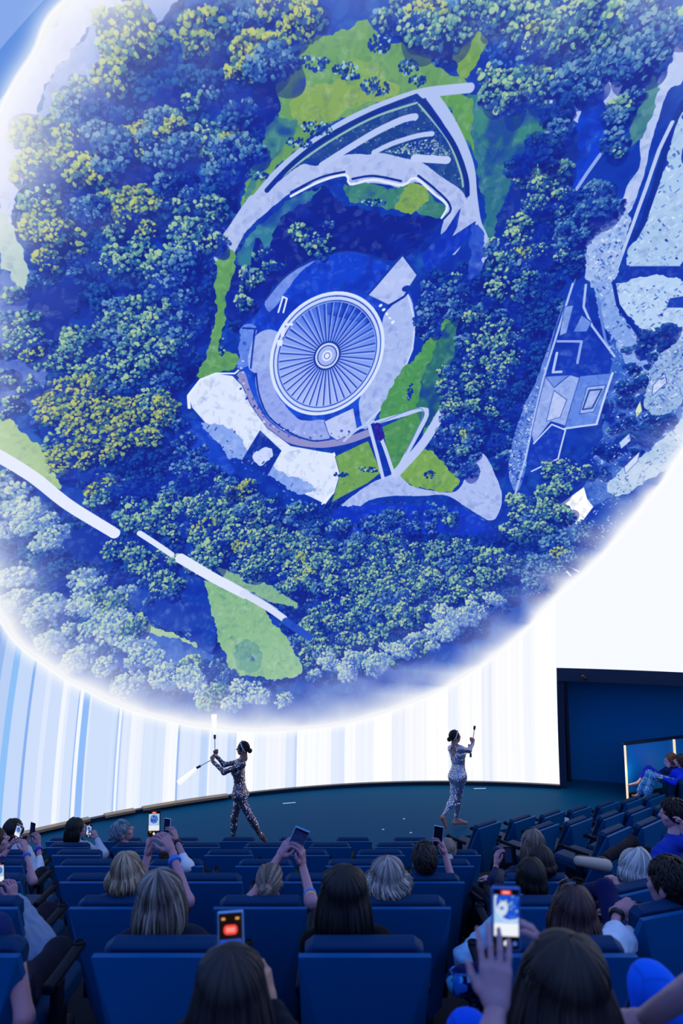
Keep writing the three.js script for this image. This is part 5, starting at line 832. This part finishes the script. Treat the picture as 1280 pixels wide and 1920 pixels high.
// ---------- the dancers ----------
function dancer(o) {
  const g = base('person', o.at[0], 0, o.at[1]), W = (a) => V(a[0] - o.at[0], a[1], a[2] - o.at[1]), J = {}; for (const k in o.j) J[k] = W(o.j[k]);
  const q = HEADQ(o.look), s = 1, f = V(...o.front).normalize(), rt = V().crossVectors(f, V(0, 1, 0)), X = (v, d, e = 0) => v.clone().addScaledVector(rt, d).addScaledVector(f, e);
  const limbs = (i) => [[J.shL, J.elL, .04 + i, .033 + i], [J.elL, J.wrL, .033 + i, .024 + i], [J.shR, J.elR, .04 + i, .033 + i], [J.elR, J.wrR, .033 + i, .024 + i], [X(J.hip, -.075), J.knL, .084 + i, .05 + i], [J.knL, J.anL, .05 + i, .03 + i], [mix3(J.knL, J.anL, .25), mix3(J.knL, J.anL, .35), .05 + i, .05 + i], [X(J.hip, .075), J.knR, .084 + i, .05 + i], [J.knR, J.anR, .05 + i, .03 + i], [mix3(J.knR, J.anR, .25), mix3(J.knR, J.anR, .35), .05 + i, .05 + i]];
  const mid = mix3(J.hip, J.waist, .5), rib = mix3(J.waist, J.chest, .5), trunk = (i) => [[X(J.hip, -.062), X(J.hip, .064), .108 + i, .108 + i], [X(J.hip, -.07, -.055).add(V(0, -.03, 0)), X(J.hip, .07, -.055).add(V(0, -.03, 0)), .08 + i, .08 + i], [X(mid, -.055), X(mid, .055), .086 + i, .086 + i], [X(J.waist, -.045), X(J.waist, .045), .075 + i, .075 + i], [X(rib, -.055), X(rib, .055), .08 + i, .08 + i], [X(J.chest, -.065), X(J.chest, .065), .086 + i, .086 + i], [X(J.chest, -.055, .055), X(J.chest, .055, .055), .06 + i, .06 + i], [mix3(J.shL, J.shR, .25), mix3(J.shL, J.shR, .75), .06 + i, .06 + i], [J.shL, J.shR, .045 + i, .045 + i], [J.chest, mix3(J.shL, J.shR, .5), .075 + i, .06 + i]];
  const hands = [['L', -1], ['R', 1]].map(([k, sd]) => nets(handPrims(J['wr' + k], V(...o['d' + k]), V(...o['n' + k]), sd, { curl: [70, 80, 50], s: .95, thumb: [[.03, .045, .03], [.02, .06, .05], [.0, .066, .058]] }), .004, .012));
  const feet = [['L'], ['R']].map(([k]) => [[J['an' + k], J['to' + k], .034, .022], [J['an' + k], J['he' + k], .032, .03], [J['he' + k], J['to' + k], .028, .02]]).flat();
  mesh('body', merge([nets([...trunk(-.012), ...limbs(-.008), ...feet, [mix3(J.shL, J.shR, .5), mix3(J.neck, J.head, .4), .05, .045]], .01, .03), nets(headPrims(J.head, q, s, true), .0045, .014), ...hands]), skinMat(o.skin), g);
  const suit = nets([...trunk(.006), ...limbs(.005), [mix3(J.shL, J.shR, .5), J.neck, .058, .05], ...(o.bare ? [{ c: X(mix3(J.shL, J.shR, .42), 0, -.1).add(V(0, -.03, 0)), r: [.088, .1, .088], cut: 1, k: .015 }] : [])], .009, .045);
  const sm = new THREE.MeshStandardMaterial({ color: o.suit, metalness: .75, roughness: .34, bumpMap: grain, bumpScale: .003 });
  const sMesh = mesh('catsuit', boxUV(suit, 9), sm, g);
  const sampler = new MeshSurfaceSampler(new THREE.Mesh(suit.toNonIndexed())).setRandomGenerator(rnd).build(), P = V(), N = V(), seq = [], disc = new THREE.CylinderGeometry(.0085, .0085, .002, 6).toNonIndexed();
  for (let i = 0; i < 2600; i++) { sampler.sample(P, N); const n = N.clone().add(V(rr(-.45, .45), rr(-.45, .45), rr(-.45, .45))).normalize(), m = new THREE.Matrix4().compose(P.clone().addScaledVector(N, .002), new THREE.Quaternion().setFromUnitVectors(V(0, 1, 0), n), V(1, 1, 1).multiplyScalar(rr(.6, 1.25))); seq.push(disc.clone().applyMatrix4(m)); }
  const sq = mesh('sequins', merge(seq), new THREE.MeshStandardMaterial({ color: o.sequin, metalness: 1, roughness: .12 }), sMesh); sq.userData.kind = 'stuff';
  hair(g, J.head, q, s, { style: 'bun', cols: BLACK, bun: [0, -.02, .128], br: .042 });
  const HP = (x, y, z) => V(x, y, z).applyQuaternion(q).add(J.head), vine = [];
  for (const m of [-1, 1]) { vine.push(tube([HP(m * .02, .125, -.03), HP(m * .06, .1, -.03), HP(m * .088, .05, .0), HP(m * .09, .0, .03), HP(m * .07, -.03, .07)], .006, .004, 6)); for (let i = 0; i < 7; i++) { const t = i / 6, p = HP(m * (.05 + .042 * Math.sin(t * 2.4)), .115 - .14 * t, -.04 + .1 * t); vine.push(new THREE.SphereGeometry(.011, 8, 6).scale(1, 1.6, .6).rotateZ(m * (.6 - t)).translate(p.x, p.y, p.z)); } }
  mesh('hairpiece', merge(vine), new THREE.MeshStandardMaterial({ color: '#e8eef8', metalness: .8, roughness: .2 }), g);
  const F = (x, y, z) => V(x, y, z).applyQuaternion(q).add(J.head);
  for (const m of [-1, 1]) { const e = mesh('eye', new THREE.SphereGeometry(.0085, 10, 8), std('#e8e4e4', .2), g); e.position.copy(F(m * .03, .005, -.0865)); mesh('eyebrow', tube([F(m * .014, .028, -.094), F(m * .03, .035, -.092), F(m * .046, .028, -.081)], .004, .002, 5), std('#140c0a', .8), g); const er = mesh('earring', new THREE.SphereGeometry(.009, 10, 8), sq.material, g); er.position.copy(F(m * .08, -.045, .015)); }
  mesh('lips', nets([[F(-.018, -.05, -.087), F(.018, -.05, -.087), .004, .004], [F(-.015, -.055, -.086), F(.015, -.055, -.086), .005, .005]], .002, .004), std('#8a2f40', .4), g);
  return tag(g, o.label, 'person');
}
dancer({ label: 'dancer in a pewter sequin catsuit striding left with two white wands', at: [-1.75, -11.6], front: [-1, 0, -.12], look: [-84, 4], skin: '#9c6a5c', suit: '#6e5f6c', sequin: '#e0d8e4', dL: [-.4, .7, -.2], nL: [.6, .3, -.6], dR: [-.1, 1, 0], nR: [.5, .0, .8],
  j: { head: [-1.723, 1.584, -11.6], neck: [-1.701, 1.44, -11.6], shL: [-1.703, 1.357, -11.44], shR: [-1.817, 1.319, -11.76], chest: [-1.79, 1.226, -11.6], waist: [-1.768, 1.049, -11.6], hip: [-1.764, 0.836, -11.6], elL: [-2.008, 1.239, -11.42], wrL: [-2.219, 1.394, -11.5], elR: [-2.074, 1.269, -11.78], wrR: [-2.214, 1.452, -11.7], knL: [-1.559, 0.483, -11.5], anL: [-1.368, 0.137, -11.55], toL: [-1.306, 0.028, -11.66], heL: [-1.344, 0.181, -11.5], knR: [-1.863, 0.39, -11.7], anR: [-1.874, 0.013, -11.7], heR: [-1.836, -0.039, -11.7], toR: [-1.992, -0.057, -11.7] } });
dancer({ label: 'dancer in a silver open-backed sequin catsuit turned away to the right, on tiptoe', at: [2.1, -12.4], front: [.75, 0, -.65], look: [72, 6], skin: '#b07a74', suit: '#b0b2cc', sequin: '#e4e8f4', bare: true, dL: [.3, .6, -.5], nL: [0, 0, -1], dR: [.1, 1, -.1], nR: [-.4, 0, -.8],
  j: { head: [2.125, 1.608, -12.4], neck: [2.122, 1.463, -12.4], shL: [2.057, 1.373, -12.5], shR: [2.206, 1.427, -12.27], chest: [2.154, 1.305, -12.38], waist: [2.17, 1.115, -12.38], hip: [2.152, 0.921, -12.36], elL: [2.326, 1.223, -12.72], wrL: [2.476, 1.291, -12.85], elR: [2.369, 1.379, -12.35], wrR: [2.461, 1.481, -12.45], knL: [2.054, 0.525, -12.3], anL: [1.847, 0.26, -12.2], heL: [1.81, 0.258, -12.15], toL: [1.892, 0.077, -12.2], knR: [2.16, 0.503, -12.4], anR: [2.121, 0.13, -12.45], heR: [2.075, 0.075, -12.42], toR: [2.316, 0.048, -12.5] } });
const whiteRod = std('#e8ecf4', .4), glowRod = new THREE.MeshStandardMaterial({ color: 0xffffff, roughness: .5, emissive: 0xf2f6ff, emissiveIntensity: .95 });
for (const [hand, mid, tip, label] of [[[-2.228, 1.483, -11.72], [-2.239, 1.746, -11.72], [-2.263, 2.139, -11.72], 'white wand held upright by the pewter-suited dancer'], [[-2.252, 1.416, -11.52], [-2.452, 1.309, -11.52], [-2.802, 1.036, -11.52], 'white wand pointing down to the left from the pewter-suited dancer'], [[2.465, 1.496, -12.47], [2.502, 1.748, -12.47], [2.543, 2.177, -12.47], 'white wand held upright by the silver-suited dancer'], [[2.501, 1.306, -12.87], [2.498, 1.187, -12.87], [2.512, 0.929, -12.87], 'white wand hanging down from the silver-suited dancer\'s far hand']]) {
  const b = base('wand', ...hand), D = (p) => V(p[0] - hand[0], p[1] - hand[1], p[2] - hand[2]), m = D(mid), t = D(tip), u = m.clone().normalize();
  mesh('handle', tube([u.clone().multiplyScalar(-.06), m], .008, .008, 8), whiteRod, b); mesh('ferrule', tube([m.clone().addScaledVector(u, -.02), m.clone().addScaledVector(u, .06)], .02, .022, 10), std('#2a2f3c', .4), b); mesh('glow_tube', tube([m.clone().addScaledVector(u, .055), t], .026, .05, 14), glowRod, b); tag(b, label, 'wand');
}
renderer.render(scene, camera);
